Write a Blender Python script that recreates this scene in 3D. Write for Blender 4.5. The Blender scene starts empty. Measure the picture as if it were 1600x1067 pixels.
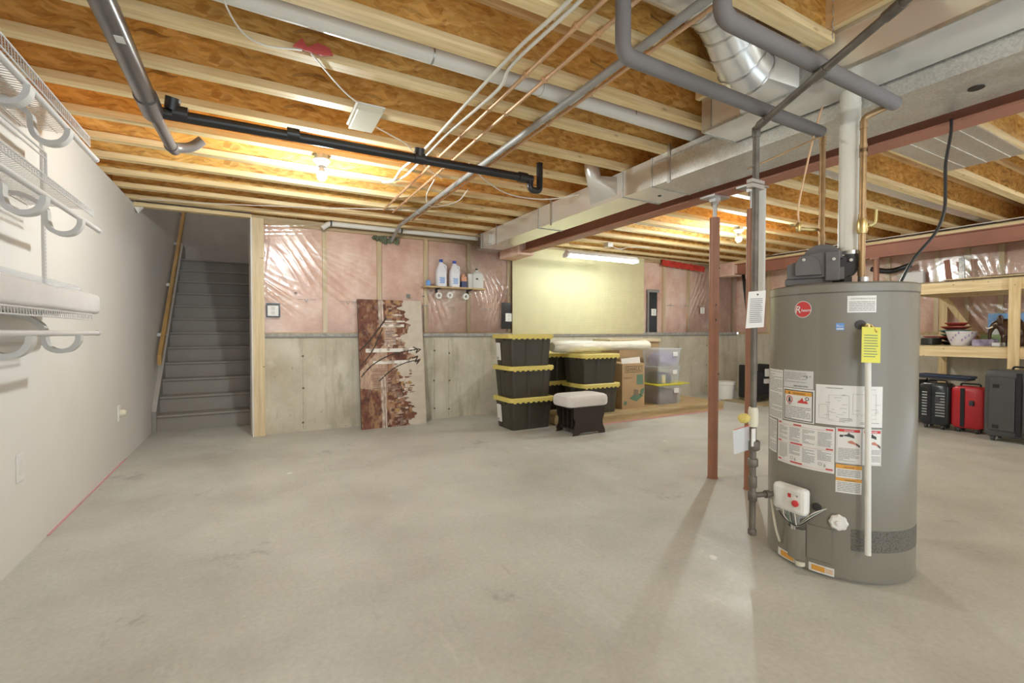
import bpy, bmesh, math, random
import numpy as np
from mathutils import Vector, Matrix
random.seed(7); rng = np.random.default_rng(7)
PI = math.pi; R = math.radians
scene = bpy.context.scene
col = scene.collection

# ------------------------------------------------------------------ camera, world, exposure
cam_d = bpy.data.cameras.new('camera'); cam = bpy.data.objects.new('camera', cam_d); col.objects.link(cam)
cam.location = (0, 0, 1.2); cam.rotation_euler = (R(90 - 1.144), 0, R(-28.969))
cam_d.sensor_width = 36; cam_d.lens = 726 / 1600 * 36; cam_d.clip_start = .02
scene.camera = cam
world = bpy.data.worlds.new('world'); scene.world = world; world.use_nodes = True
world.node_tree.nodes['Background'].inputs[0].default_value = (.86, .97, 1.05, 1)
world.node_tree.nodes['Background'].inputs[1].default_value = 1.85
vs = scene.view_settings
vs.view_transform = 'Standard'; vs.look = 'None'; vs.gamma = 1; vs.use_curve_mapping = False
vs.exposure = 0.15
scene.cycles.max_bounces = 14; scene.cycles.diffuse_bounces = 8; scene.cycles.transparent_max_bounces = 16; scene.cycles.sample_clamp_indirect = 6
BULB = 1750.0        # emission of the bare bulbs in view
BULB_FILL = 1500.0   # emission of the unseen fill bulb added behind the camera
TUBE = 52.0         # emission of the fluorescent tube

# ------------------------------------------------------------------ materials
MATS = {}
def nt(name):
    m = bpy.data.materials.new(name); m.use_nodes = True
    n = m.node_tree; b = n.nodes['Principled BSDF']; MATS[name] = m
    return m, n, b
def rgb(h):
    if isinstance(h, str):
        c = [int(h[i:i + 2], 16) / 255 for i in (0, 2, 4)]
        return tuple(x / 12.92 if x <= .04045 else ((x + .055) / 1.055) ** 2.4 for x in c) + (1,)
    return tuple(h) + (1,) if len(h) == 3 else tuple(h)
def coords(n, scale=(1, 1, 1), rot=(0, 0, 0), kind='Object'):
    tc = n.nodes.new('ShaderNodeTexCoord'); mp = n.nodes.new('ShaderNodeMapping')
    mp.inputs['Scale'].default_value = scale; mp.inputs['Rotation'].default_value = rot
    n.links.new(tc.outputs[kind], mp.inputs[0]); return mp.outputs[0]
def noise(n, vec, scale, detail=3, rough=.55):
    t = n.nodes.new('ShaderNodeTexNoise'); t.inputs['Scale'].default_value = scale
    t.inputs['Detail'].default_value = detail; t.inputs['Roughness'].default_value = rough
    n.links.new(vec, t.inputs['Vector']); return t.outputs['Fac']
def ramp(n, fac, stops):
    r = n.nodes.new('ShaderNodeValToRGB'); e = r.color_ramp.elements
    while len(e) < len(stops): e.new(.5)
    for el, (p, c) in zip(e, stops): el.position = p; el.color = rgb(c)
    n.links.new(fac, r.inputs[0]); return r.outputs[0]
def mix(n, fac, a, b, mode='MIX'):
    m = n.nodes.new('ShaderNodeMix'); m.data_type = 'RGBA'; m.blend_type = mode
    for s, v in ((0, fac), (6, a), (7, b)):
        if hasattr(v, 'links'): n.links.new(v, m.inputs[s])
        elif s == 0: m.inputs[0].default_value = v
        else: m.inputs[s].default_value = rgb(v)
    return m.outputs[2]
def bump(n, b, h, strength=.2, dist=.01):
    bp = n.nodes.new('ShaderNodeBump'); bp.inputs['Strength'].default_value = strength
    bp.inputs['Distance'].default_value = dist
    n.links.new(h, bp.inputs['Height']); n.links.new(bp.outputs[0], b.inputs['Normal'])
def M(name, c, rough=.5, metal=0, var=.06, scale=6, bmp=0, stretch=(1, 1, 1), spec=.5, alpha=1, trans=0, coat=0):
    m, n, b = nt(name)
    v = coords(n, stretch); f = noise(n, v, scale, 4)
    c = rgb(c)
    lo = tuple(x * (1 - var) for x in c[:3]); hi = tuple(min(1, x * (1 + var)) for x in c[:3])
    n.links.new(ramp(n, f, [(.3, lo), (.7, hi)]), b.inputs['Base Color'])
    b.inputs['Roughness'].default_value = rough; b.inputs['Metallic'].default_value = metal
    b.inputs['Specular IOR Level'].default_value = spec; b.inputs['Alpha'].default_value = alpha
    b.inputs['Transmission Weight'].default_value = trans; b.inputs['Coat Weight'].default_value = coat
    if bmp: bump(n, b, noise(n, v, scale * 4, 3), bmp, .004)
    return m
def mat_osb(name, lo, mid, hi, plane):
    # plane: 'xy' sheets seen from below, 'xz' joist webs
    m, n, b = nt(name)
    tc = n.nodes.new('ShaderNodeTexCoord'); sp = n.nodes.new('ShaderNodeSeparateXYZ'); n.links.new(tc.outputs['Object'], sp.inputs[0])
    cb = n.nodes.new('ShaderNodeCombineXYZ'); n.links.new(sp.outputs[0], cb.inputs[0]); n.links.new(sp.outputs[1 if plane == 'xy' else 2], cb.inputs[1])
    wob = n.nodes.new('ShaderNodeTexNoise'); wob.inputs['Scale'].default_value = 5; n.links.new(cb.outputs[0], wob.inputs['Vector'])
    def flakes(rot, sx, sy):
        mp = n.nodes.new('ShaderNodeMapping'); mp.inputs['Scale'].default_value = (sx, sy, 1); mp.inputs['Rotation'].default_value = (0, 0, rot)
        ad = n.nodes.new('ShaderNodeVectorMath'); ad.operation = 'MULTIPLY_ADD'; ad.inputs[1].default_value = (.12, .12, 0)
        n.links.new(wob.outputs['Color'], ad.inputs[0]); n.links.new(cb.outputs[0], ad.inputs[2]); n.links.new(ad.outputs[0], mp.inputs[0])
        vo = n.nodes.new('ShaderNodeTexVoronoi'); vo.voronoi_dimensions = '2D'; vo.inputs['Scale'].default_value = 1; n.links.new(mp.outputs[0], vo.inputs['Vector'])
        bw = n.nodes.new('ShaderNodeRGBToBW'); n.links.new(vo.outputs['Color'], bw.inputs[0]); return bw.outputs[0]
    a = flakes(.25, 15, 44); c = flakes(-.5, 18, 60); d = flakes(1.2, 24, 66)
    st = [(.12, lo), (.5, mid), (.88, hi)]
    k = mix(n, .5, ramp(n, a, st), ramp(n, c, st)); k = mix(n, .3, k, ramp(n, d, st))
    big = noise(n, cb.outputs[0], 2.2, 2)
    k = mix(n, .6, k, ramp(n, big, [(.35, (.74, .70, .66)), (.65, (1.18, 1.14, 1.08))]), 'MULTIPLY')
    # dark slivers
    sl = flakes(.8, 9, 60); k = mix(n, ramp(n, sl, [(.86, (0, 0, 0)), (.9, (.6, .6, .6))]), k, (.16, .075, .024))
    n.links.new(k, b.inputs['Base Color']); b.inputs['Roughness'].default_value = .62
    bump(n, b, c, .15, .003); return m
def mat_wood(name, lo, hi, stretch=(1.2, 22, 22), rough=.55):
    m, n, b = nt(name); v = coords(n, stretch)
    f = noise(n, v, 1.6, 5, .6); v2 = coords(n); g = noise(n, v2, 1.5, 2)
    k = ramp(n, f, [(.32, lo), (.62, hi)]); k = mix(n, .35, k, ramp(n, g, [(.3, (.8, .78, .72)), (.7, (1.08, 1.05, 1))]), 'MULTIPLY')
    vo = n.nodes.new('ShaderNodeTexVoronoi'); vo.inputs['Scale'].default_value = 3.2; n.links.new(coords(n, (1, 3, 3)), vo.inputs['Vector'])
    k = mix(n, ramp(n, vo.outputs['Distance'], [(.05, (.7, .7, .7)), (.11, (0, 0, 0))]), k, (.26, .13, .05))
    n.links.new(k, b.inputs['Base Color']); b.inputs['Roughness'].default_value = rough; return m
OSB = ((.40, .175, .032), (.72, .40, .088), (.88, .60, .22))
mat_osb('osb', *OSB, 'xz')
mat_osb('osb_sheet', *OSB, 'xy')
mat_wood('pine_x', (.66, .47, .21), (.86, .69, .40))
mat_wood('pine_y', (.66, .48, .23), (.86, .69, .41), (22, 1.2, 22))
mat_wood('pine_z', (.62, .44, .20), (.80, .63, .36), (22, 22, 1.2))
mat_wood('stud', (.60, .47, .27), (.74, .61, .40), (22, 22, 1.2))
mat_wood('plate_wood', (.42, .30, .15), (.60, .45, .25), (1.2, 22, 22))
mat_wood('rail_wood', (.42, .24, .07), (.55, .34, .12), (22, 2, 2))
mat_wood('ply', (.40, .29, .15), (.54, .42, .24), (2, 14, 14))
# concrete floor
m, n, b = nt('concrete_floor'); v = coords(n)
k = ramp(n, noise(n, v, 1.1, 6, .62), [(.28, (.42, .412, .365)), (.5, (.52, .52, .47)), (.72, (.60, .60, .55))])
k = mix(n, ramp(n, noise(n, coords(n, (1, 1, 1), (0, 0, .3)), .75, 3), [(.58, (0, 0, 0)), (.78, (.5, .5, .5))]), k, (.37, .355, .33))
k = mix(n, ramp(n, noise(n, coords(n, (1, 1, 1), (0, 0, .9)), 1.9, 7, .75), [(.60, (0, 0, 0)), (.67, (.75, .75, .75))]), k, (.36, .345, .335))
k = mix(n, ramp(n, noise(n, coords(n, (1.6, .5, 1), (0, 0, .5)), 2.6, 5, .7), [(.62, (0, 0, 0)), (.72, (.55, .55, .55))]), k, (.68, .67, .61))
k = mix(n, ramp(n, noise(n, coords(n, (4, .7, 1), (0, 0, .7)), 3.0, 6, .75), [(.3, (.5, .5, .5)), (.4, (0, 0, 0))]), k, (.40, .385, .34))
k = mix(n, ramp(n, noise(n, v, 14, 4, .7), [(.70, (0, 0, 0)), (.74, (.8, .8, .8))]), k, (.76, .745, .69))
k = mix(n, ramp(n, noise(n, coords(n, (1, 1, 1), (0, 0, 2)), 3.5, 2, .5), [(.76, (0, 0, 0)), (.775, (.9, .9, .9))]), k, (.80, .79, .75))
k = mix(n, .22, k, ramp(n, noise(n, v, 45, 4), [(.3, (.6, .6, .6)), (.7, (1.2, 1.2, 1.2))]), 'MULTIPLY')
n.links.new(k, b.inputs['Base Color'])
n.links.new(ramp(n, noise(n, v, 2, 4), [(.3, (.38,) * 3), (.7, (.62,) * 3)]), b.inputs['Roughness']); b.inputs['Specular IOR Level'].default_value = .4
bump(n, b, noise(n, v, 30, 4), .06, .004)
# concrete wall
m, n, b = nt('concrete_wall'); v = coords(n)
k = ramp(n, noise(n, v, 1.7, 6, .65), [(.3, (.44, .39, .29)), (.5, (.565, .515, .41)), (.7, (.66, .615, .505))])
k = mix(n, ramp(n, noise(n, coords(n, (2.2, 2.2, .5)), 2.2, 5, .7), [(.54, (0, 0, 0)), (.66, (.6, .6, .6))]), k, (.33, .295, .20))
k = mix(n, ramp(n, noise(n, coords(n, (5, 5, .35)), 1.6, 5, .7), [(.53, (0, 0, 0)), (.66, (.32, .32, .32))]), k, (.34, .31, .20))
k = mix(n, ramp(n, noise(n, v, 5, 6, .75), [(.58, (0, 0, 0)), (.68, (.45, .45, .45))]), k, (.70, .68, .58))
k = mix(n, ramp(n, noise(n, v, 22, 3), [(.7, (0, 0, 0)), (.74, (.5, .5, .5))]), k, (.2, .19, .14))
n.links.new(k, b.inputs['Base Color']); b.inputs['Roughness'].default_value = .8; bump(n, b, noise(n, v, 18, 5), .12, .006)
M('concrete_line', (.40, .36, .26), .85, 0, .2, 30); M('concrete_hole', (.16, .14, .10), .9)
# drywall
m, n, b = nt('drywall'); v = coords(n)
k = ramp(n, noise(n, v, .9, 4), [(.3, (.66, .635, .60)), (.7, (.72, .695, .66))])
n.links.new(k, b.inputs['Base Color']); b.inputs['Roughness'].default_value = .75; bump(n, b, noise(n, v, 60, 2), .03, .002)
M('drywall_edge', (.72, .70, .68), .8)
M('stair_wall_paint', (.52, .48, .44), .75)
# insulation: pink batts
m, n, b = nt('insulation'); v = coords(n, (1, 1, .8))
k = ramp(n, noise(n, v, 2.2, 7, .65), [(.30, (.62, .37, .285)), (.5, (.82, .57, .46)), (.68, (.93, .76, .65))])
k = mix(n, .35, k, ramp(n, noise(n, coords(n, (6, 6, 22)), 2, 4), [(.3, (.8, .75, .72)), (.7, (1.1, 1.08, 1.05))]), 'MULTIPLY')
n.links.new(k, b.inputs['Base Color']); b.inputs['Roughness'].default_value = .95; bump(n, b, noise(n, v, 14, 6), .5, .02)
# poly vapour barrier (clear plastic sheet)
m, n, b = nt('poly_sheet')
out = n.nodes['Material Output']; n.nodes.remove(b)
tr = n.nodes.new('ShaderNodeBsdfTransparent'); tr.inputs[0].default_value = (.97, .965, .95, 1)
gl = n.nodes.new('ShaderNodeBsdfGlossy'); gl.inputs['Roughness'].default_value = .18
df = n.nodes.new('ShaderNodeBsdfDiffuse'); df.inputs[0].default_value = (.9, .87, .83, 1)
m1 = n.nodes.new('ShaderNodeMixShader'); m1.inputs[0].default_value = .035; n.links.new(tr.outputs[0], m1.inputs[1]); n.links.new(df.outputs[0], m1.inputs[2])
fr = n.nodes.new('ShaderNodeFresnel'); fr.inputs[0].default_value = 1.5
ad = n.nodes.new('ShaderNodeMath'); ad.operation = 'ADD'; ad.inputs[1].default_value = .02; n.links.new(fr.outputs[0], ad.inputs[0])
m2 = n.nodes.new('ShaderNodeMixShader'); n.links.new(ad.outputs[0], m2.inputs[0]); n.links.new(m1.outputs[0], m2.inputs[1]); n.links.new(gl.outputs[0], m2.inputs[2])
n.links.new(m2.outputs[0], out.inputs[0])
# clear plastic for storage boxes
def clear(name, tint, f):
    m, n, b = nt(name); out = n.nodes['Material Output']
    b.inputs['Base Color'].default_value = rgb(tint); b.inputs['Roughness'].default_value = .25
    t = n.nodes.new('ShaderNodeBsdfTransparent'); t.inputs[0].default_value = (.95, .96, .97, 1); x = n.nodes.new('ShaderNodeMixShader'); x.inputs[0].default_value = f
    n.links.new(t.outputs[0], x.inputs[1]); n.links.new(b.outputs[0], x.inputs[2]); n.links.new(x.outputs[0], out.inputs[0])
clear('clear_plastic', (.82, .85, .90), .30); clear('milky_plastic', (.80, .80, .76), .75)
# galvanised sheet with spangle
def galv(name, c, rough, sp, vary):
    m, n, b = nt(name); v = coords(n)
    vo = n.nodes.new('ShaderNodeTexVoronoi'); vo.inputs['Scale'].default_value = sp; n.links.new(v, vo.inputs['Vector'])
    bw = n.nodes.new('ShaderNodeRGBToBW'); n.links.new(vo.outputs['Color'], bw.inputs[0])
    k = ramp(n, bw.outputs[0], [(.2, tuple(x * (1 - vary) for x in c)), (.8, tuple(min(1, x * (1 + vary)) for x in c))])
    k = mix(n, .35, k, ramp(n, noise(n, v, 2.5, 3), [(.35, (.8, .8, .78)), (.65, (1.08, 1.08, 1.06))]), 'MULTIPLY')
    n.links.new(k, b.inputs['Base Color']); b.inputs['Metallic'].default_value = .88
    n.links.new(ramp(n, noise(n, v, 9, 3), [(.3, (rough * .8,) * 3), (.7, (rough * 1.25,) * 3)]), b.inputs['Roughness'])
galv('galvanised', (.74, .73, .69), .36, 130, .10)
M('galvanised_smooth', (.80, .79, .75), .26, .62, .035, 1.2)
galv('galvanised_dull', (.50, .50, .47), .45, 45, .12)
M('steel_red', (.38, .165, .105), .55, .0, .12, 3, spec=.4)
M('post_red', (.36, .165, .10), .45, 0, .12, 4)
M('steel_bright', (.62, .61, .60), .3, .9)
M('copper', (.70, .46, .28), .5, .55, .15, 8)
M('copper_dull', (.40, .255, .125), .42, .6, .25, 10)
M('brass', (.62, .48, .22), .3, .9)
M('black_iron', (.145, .125, .10), .5, .3, .3, 12)
M('galv_pipe', (.40, .39, .375), .58, .4, .12, 10)
M('foam_grey', (.175, .158, .150), .75, 0, .05, 3)
M('abs_black', (.022, .021, .021), .32, 0, .1)
M('abs_grey', (.135, .12, .115), .30, 0, .15, 5)
M('pvc_white', (.72, .70, .64), .35, 0, .02)
M('pipe_cream', (.72, .69, .60), .4, 0, .02)
M('cable_white', (.72, .68, .60), .5)
M('cable_black', (.03, .03, .032), .4)
M('plastic_white', (.80, .79, .75), .4, 0, .02)
M('plastic_cream', (.70, .66, .52), .45, 0, .02)
M('plastic_black', (.014, .013, .012), .38, 0, .08)
M('tote_black', (.048, .041, .029), .36, 0, .1, 4)
M('tote_yellow', (.68, .56, .15), .42, 0, .04)
M('lid_yellow', (.66, .60, .05), .4, 0, .04)
M('stair_paint', (.30, .275, .245), .42, 0, .05, 3)
M('skirt_paint', (.30, .285, .255), .45)
M('skirt_cap', (.50, .47, .43), .5)
M('pegboard', (.60, .54, .32), .6)
M('ledge_grey', (.36, .34, .31), .6, 0, .3, 20); M('tape_shadow_grey', (.22, .21, .20), .5); M('poly_black', (.012, .012, .012), .2)
M('gasket_pink', (.62, .32, .35), .7); M('plastic_red', (.56, .10, .09), .3, alpha=.9); M('poly_red', (.52, .05, .035), .35, var=.3, scale=14)
M('tank_grey', (.225, .208, .170), .3, 0, .02, 2, coat=.12)
M('tank_seam', (.13, .12, .10), .4, .2); M('tank_screen', (.15, .14, .12), .55)
M('blower_grey', (.125, .115, .112), .5, 0, .1)
M('rubber', (.05, .047, .046), .55)
M('label_white', (.76, .745, .71), .5, 0, .01); M('label_grey', (.62, .61, .585), .5, 0, .01)
M('ink', (.05, .05, .05), .6); M('ink_grey', (.34, .335, .33), .6); M('ink_red', (.60, .045, .045), .5); M('ink_orange', (.74, .36, .06), .5); M('ink_blue', (.16, .34, .72), .5)
M('ink_pink', (.66, .28, .27), .5); M('ink_green', (.13, .22, .15), .6); M('skin_tone', (.55, .22, .15), .6); M('ink_brown', (.13, .085, .04), .6); M('ink_orange_red', (.78, .20, .08), .6)
M('handle_yellow', (.68, .55, .16), .5); M('lever_yellow', (.66, .54, .22), .5); M('tag_yellow', (.74, .70, .10), .55); M('paper', (.76, .73, .68), .7)
M('cardboard', (.44, .30, .165), .8, 0, .06, 5); M('cardboard_dark', (.20, .155, .11), .8, 0, .2, 5); M('cardboard_pale', (.58, .47, .30), .8)
M('cushion', (.73, .69, .66), .95, 0, .08, 60, .3); M('dark_wood', (.028, .017, .012), .35, 0, .2, 8, stretch=(1, 6, 6))
M('rug_wrap', (.74, .71, .60), .35, 0, .18, 9, .4, (.5, 4, 4))
M('bin_junk_a', (.16, .12, .12), .7, 0, .6, 9); M('bin_junk_b', (.35, .30, .42), .7, 0, .6, 9); M('bin_junk_c', (.12, .14, .08), .7, 0, .5, 9)
M('cloth_navy', (.03, .035, .10), .8); M('cloth_red', (.45, .03, .03), .8); M('paper_yellow', (.75, .66, .30), .7)
M('case_black', (.012, .012, .013), .33, 0, .1); M('case_silver_black', (.035, .04, .042), .18, .3, .1); M('case_red', (.48, .022, .03), .28, 0, .05); M('case_grey', (.065, .067, .067), .38, 0, .08)
M('rib_highlight', (.34, .35, .36), .25, .3); M('fabric_black', (.018, .018, .02), .85); M('fabric_charcoal', (.05, .05, .055), .8); M('fabric_navy', (.035, .045, .085), .8)
M('bowl_white', (.78, .75, .74), .25); M('flower_purple', (.42, .28, .46), .5); M('plate_red', (.55, .10, .07), .4); M('plate_teal', (.12, .30, .28), .4); M('plate_dark', (.06, .065, .06), .4); M('plate_green', (.42, .55, .25), .4)
M('elephant_brown', (.07, .035, .018), .28, .3, .4, 20); M('tusk', (.75, .70, .55), .4); M('box_blue', (.20, .38, .66), .5, var=.3); M('mat_tan', (.36, .29, .17), .9, 0, .1, 30)
M('bleach_white', (.80, .80, .84), .35); M('cap_blue', (.03, .07, .38), .4); M('bottle_orange', (.70, .35, .22), .5); M('bottle_navy', (.05, .06, .16), .4)
M('bag_white', (.70, .68, .67), .3, 0, .05, 6, .3); M('wire_white', (.60, .58, .57), .45, 0, .01); M('bracket_grey', (.56, .55, .53), .5, 0, .02)
def emit(name, c, s):
    m, n, b = nt(name); b.inputs['Base Color'].default_value = rgb(c); b.inputs['Emission Color'].default_value = rgb(c); b.inputs['Emission Strength'].default_value = s
emit('bulb_glow', (.90, .96, .95), BULB); emit('back_fill_glow', (.90, .96, .95), BULB_FILL); emit('dim_fill_glow', (.90, .96, .95), 700); emit('stair_fill_glow', (1, .95, .88), 60); emit('tube_glow', (.86, 1, .98), TUBE)  # back, dim and stair glows feed unseen lamps added for fill
# pegboard holes
m = MATS['pegboard']; n = m.node_tree; b = n.nodes['Principled BSDF']; c0 = b.inputs['Base Color'].links[0].from_socket
sp = n.nodes.new('ShaderNodeSeparateXYZ'); n.links.new(coords(n, (38, 38, 38)), sp.inputs[0])
def mth(op, a, bb=None):
    q = n.nodes.new('ShaderNodeMath'); q.operation = op
    for i, x in enumerate((a, bb)):
        if x is None: continue
        if hasattr(x, 'links'): n.links.new(x, q.inputs[i])
        else: q.inputs[i].default_value = x
    return q.outputs[0]
fx = mth('SUBTRACT', mth('FRACT', sp.outputs[0]), .5); fz = mth('SUBTRACT', mth('FRACT', sp.outputs[2]), .5)
dd = mth('SQRT', mth('ADD', mth('MULTIPLY', fx, fx), mth('MULTIPLY', fz, fz)))
n.links.new(mix(n, mth('LESS_THAN', dd, .13), c0, (.16, .13, .05)), b.inputs['Base Color'])
# dotted screen on the tank
m = MATS['tank_screen']; n = m.node_tree; b = n.nodes['Principled BSDF']; c0 = b.inputs['Base Color'].links[0].from_socket
vo = n.nodes.new('ShaderNodeTexVoronoi'); vo.inputs['Scale'].default_value = 170; n.links.new(coords(n), vo.inputs['Vector'])
n.links.new(mix(n, mth('LESS_THAN', vo.outputs['Distance'], .36), c0, (.05, .047, .04)), b.inputs['Base Color'])

# ------------------------------------------------------------------ mesh builder
class MB:
    def __init__(s): s.v = []; s.f = []; s.mi = []; s.sm = []
    def add(s, v, f, mi=0, smooth=False):
        o = len(s.v); s.v += [tuple(p) for p in v]
        for q in f: s.f.append(tuple(i + o for i in q)); s.mi.append(mi); s.sm.append(smooth)
        return s
    def box(s, x0, y0, z0, x1, y1, z1, mi=0, bev=0):
        if bev <= 0:
            v = [(x0, y0, z0), (x1, y0, z0), (x1, y1, z0), (x0, y1, z0), (x0, y0, z1), (x1, y0, z1), (x1, y1, z1), (x0, y1, z1)]
            return s.add(v, [(0, 3, 2, 1), (4, 5, 6, 7), (0, 1, 5, 4), (1, 2, 6, 5), (2, 3, 7, 6), (3, 0, 4, 7)], mi)
        bm = bmesh.new(); bmesh.ops.create_cube(bm, size=1)
        for q in bm.verts: q.co = Vector(((x0 + x1) / 2 + q.co.x * (x1 - x0), (y0 + y1) / 2 + q.co.y * (y1 - y0), (z0 + z1) / 2 + q.co.z * (z1 - z0)))
        bmesh.ops.bevel(bm, geom=bm.edges[:], offset=bev, segments=2, profile=.5, affect='EDGES')
        bm.verts.index_update(); s.add([q.co[:] for q in bm.verts], [[q.index for q in f.verts] for f in bm.faces], mi); bm.free(); return s
    def loft(s, rings, mi=0, caps=(True, True), closed=True, smooth=True):
        k = len(rings[0]); v = [p for r in rings for p in r]; f = []
        for i in range(len(rings) - 1):
            for j in range(k if closed else k - 1):
                a, b2 = i * k + j, i * k + (j + 1) % k
                f.append((a, b2, b2 + k, a + k))
        s.add(v, f, mi, smooth)
        if caps[0]: s.add(rings[0], [tuple(range(k))[::-1]], mi)
        if caps[1]: s.add(rings[-1], [tuple(range(k))], mi)
        return s
    def tube(s, pts, r, mi=0, seg=12, caps=(True, True)):
        P = [Vector(p) for p in pts]; rr = r if isinstance(r, (list, tuple)) else [r] * len(P)
        T = []
        for i in range(len(P)):
            a = (P[i] - P[i - 1]).normalized() if i else None; b2 = (P[i + 1] - P[i]).normalized() if i < len(P) - 1 else None
            T.append(((a or b2) + (b2 or a)).normalized() if (a and b2 and (a + b2).length > 1e-6) else (a or b2))
        up = Vector((0, 0, 1)) if abs(T[0].z) < .9 else Vector((1, 0, 0))
        nrm = T[0].cross(up).normalized(); rings = []
        for i, p in enumerate(P):
            if i: nrm = (nrm - T[i] * nrm.dot(T[i])); nrm = nrm.normalized() if nrm.length > 1e-6 else T[i].orthogonal().normalized()
            bn = T[i].cross(nrm)
            rings.append([tuple(p + (nrm * math.cos(2 * PI * j / seg) + bn * math.sin(2 * PI * j / seg)) * rr[i]) for j in range(seg)])
        return s.loft(rings, mi, caps)
    def lathe(s, prof, c=(0, 0, 0), mi=0, seg=32, caps=(True, True), axis='z', a0=0):
        rings = []
        for r, z in prof:
            ring = []
            for j in range(seg):
                a = a0 + 2 * PI * j / seg; x, y = r * math.cos(a), r * math.sin(a)
                ring.append({'z': (c[0] + x, c[1] + y, c[2] + z), 'y': (c[0] + x, c[1] + z, c[2] - y), 'x': (c[0] + z, c[1] + x, c[2] + y)}[axis])
            rings.append(ring)
        return s.loft(rings, mi, caps)
    def prism(s, poly, axis, a, b2, mi=0, smooth=False):
        def P(u, v, w): return {'x': (w, u, v), 'y': (u, w, v), 'z': (u, v, w)}[axis]
        k = len(poly); v = [P(u, w, a) for u, w in poly] + [P(u, w, b2) for u, w in poly]
        s.add(v, [(i, (i + 1) % k, (i + 1) % k + k, i + k) for i in range(k)], mi, smooth)
        return s.add(v, [tuple(range(k))[::-1], tuple(range(k, 2 * k))], mi)
    def sphere(s, c, r, mi=0, seg=16, rings=10, sc=(1, 1, 1)):
        prof = [(math.sin(PI * i / rings), -math.cos(PI * i / rings)) for i in range(rings + 1)]
        rg = [[(c[0] + sc[0] * r * max(p, 1e-4) * math.cos(2 * PI * j / seg), c[1] + sc[1] * r * max(p, 1e-4) * math.sin(2 * PI * j / seg), c[2] + sc[2] * r * z) for j in range(seg)] for p, z in prof]
        return s.loft(rg, mi)
    def xf(s, mtx, start=0):
        s.v = s.v[:start] + [tuple(mtx @ Vector(p)) for p in s.v[start:]]; return s
    def build(s, name, mats, parent=None, loc=None, fix=True):
        me = bpy.data.meshes.new(name); vv = s.v; base = Vector((0, 0, 0))
        if loc is not None: base = Vector(loc); vv = [tuple(Vector(p) - base) for p in vv]
        me.from_pydata(vv, [], s.f)
        for m in (mats if isinstance(mats, (list, tuple)) else [mats]): me.materials.append(MATS[m])
        me.polygons.foreach_set('material_index', s.mi); me.polygons.foreach_set('use_smooth', s.sm)
        if fix:
            bm = bmesh.new(); bm.from_mesh(me); bmesh.ops.remove_doubles(bm, verts=bm.verts[:], dist=1e-5)
            bmesh.ops.recalc_face_normals(bm, faces=bm.faces[:]); bm.to_mesh(me); bm.free()
        me.update()
        if any(s.sm):
            try: me.set_sharp_from_angle(angle=R(40))
            except Exception: pass
        o = bpy.data.objects.new(name, me); col.objects.link(o); o.location = base
        if parent is not None: o.parent = parent
        return o
def bend(pts, r=.06, k=6):
    P = [Vector(p) for p in pts]; out = [P[0]]
    for i in range(1, len(P) - 1):
        a, b2 = P[i - 1] - P[i], P[i + 1] - P[i]; d = min(r, a.length * .49, b2.length * .49)
        p0, p1 = P[i] + a.normalized() * d, P[i] + b2.normalized() * d
        for j in range(k + 1):
            t = j / k; out.append(p0 * (1 - t) ** 2 + P[i] * 2 * t * (1 - t) + p1 * t ** 2)
    return out + [P[-1]]
def smoothpts(pts, k=8):
    P = [Vector(p) for p in pts]; P = [P[0] * 2 - P[1]] + P + [P[-1] * 2 - P[-2]]; out = []
    for i in range(1, len(P) - 2):
        for j in range(k):
            t = j / k; a, b2, c, d = P[i - 1:i + 3]
            out.append(.5 * ((2 * b2) + (c - a) * t + (2 * a - 5 * b2 + 4 * c - d) * t * t + (3 * b2 - a - 3 * c + d) * t ** 3))
    return out + [P[-2]]
def rrect(w, d, r, z, k=5, cx=0, cy=0):
    pts = []
    for qx, qy, a0 in ((1, 1, 0), (-1, 1, 90), (-1, -1, 180), (1, -1, 270)):
        for j in range(k + 1):
            a = R(a0 + 90 * j / k); pts.append((cx + qx * (w / 2 - r) + r * math.cos(a), cy + qy * (d / 2 - r) + r * math.sin(a), z))
    return pts
def tag(o, label, cat, group=None, kind=None):
    o['label'] = label; o['category'] = cat
    if group: o['group'] = group
    if kind: o['kind'] = kind
    return o
def empty(name, loc, rz=0):
    o = bpy.data.objects.new(name, None); o.empty_display_size = .1; col.objects.link(o); o.location = loc; o.rotation_euler = (0, 0, rz); return o
def struct(o, label=None, cat=None, group=None):
    o['kind'] = 'structure'
    if label: o['label'] = label; o['category'] = cat
    if group: o['group'] = group
    return o
def kids(o): return [c for c in bpy.data.objects if c.parent == o]
def dup(root, loc, rz=None, label=None):
    ch = {}
    for c in bpy.data.objects: ch.setdefault(c.parent, []).append(c)
    r = root.copy(); col.objects.link(r); r.location = loc
    if rz is not None: r.rotation_euler = (0, 0, rz)
    if label: r['label'] = label
    for c in ch.get(root, []):
        k = c.copy(); col.objects.link(k); k.parent = r
        for g in ch.get(c, []):
            q = g.copy(); col.objects.link(q); q.parent = k
    return r
_txt = {}
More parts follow.
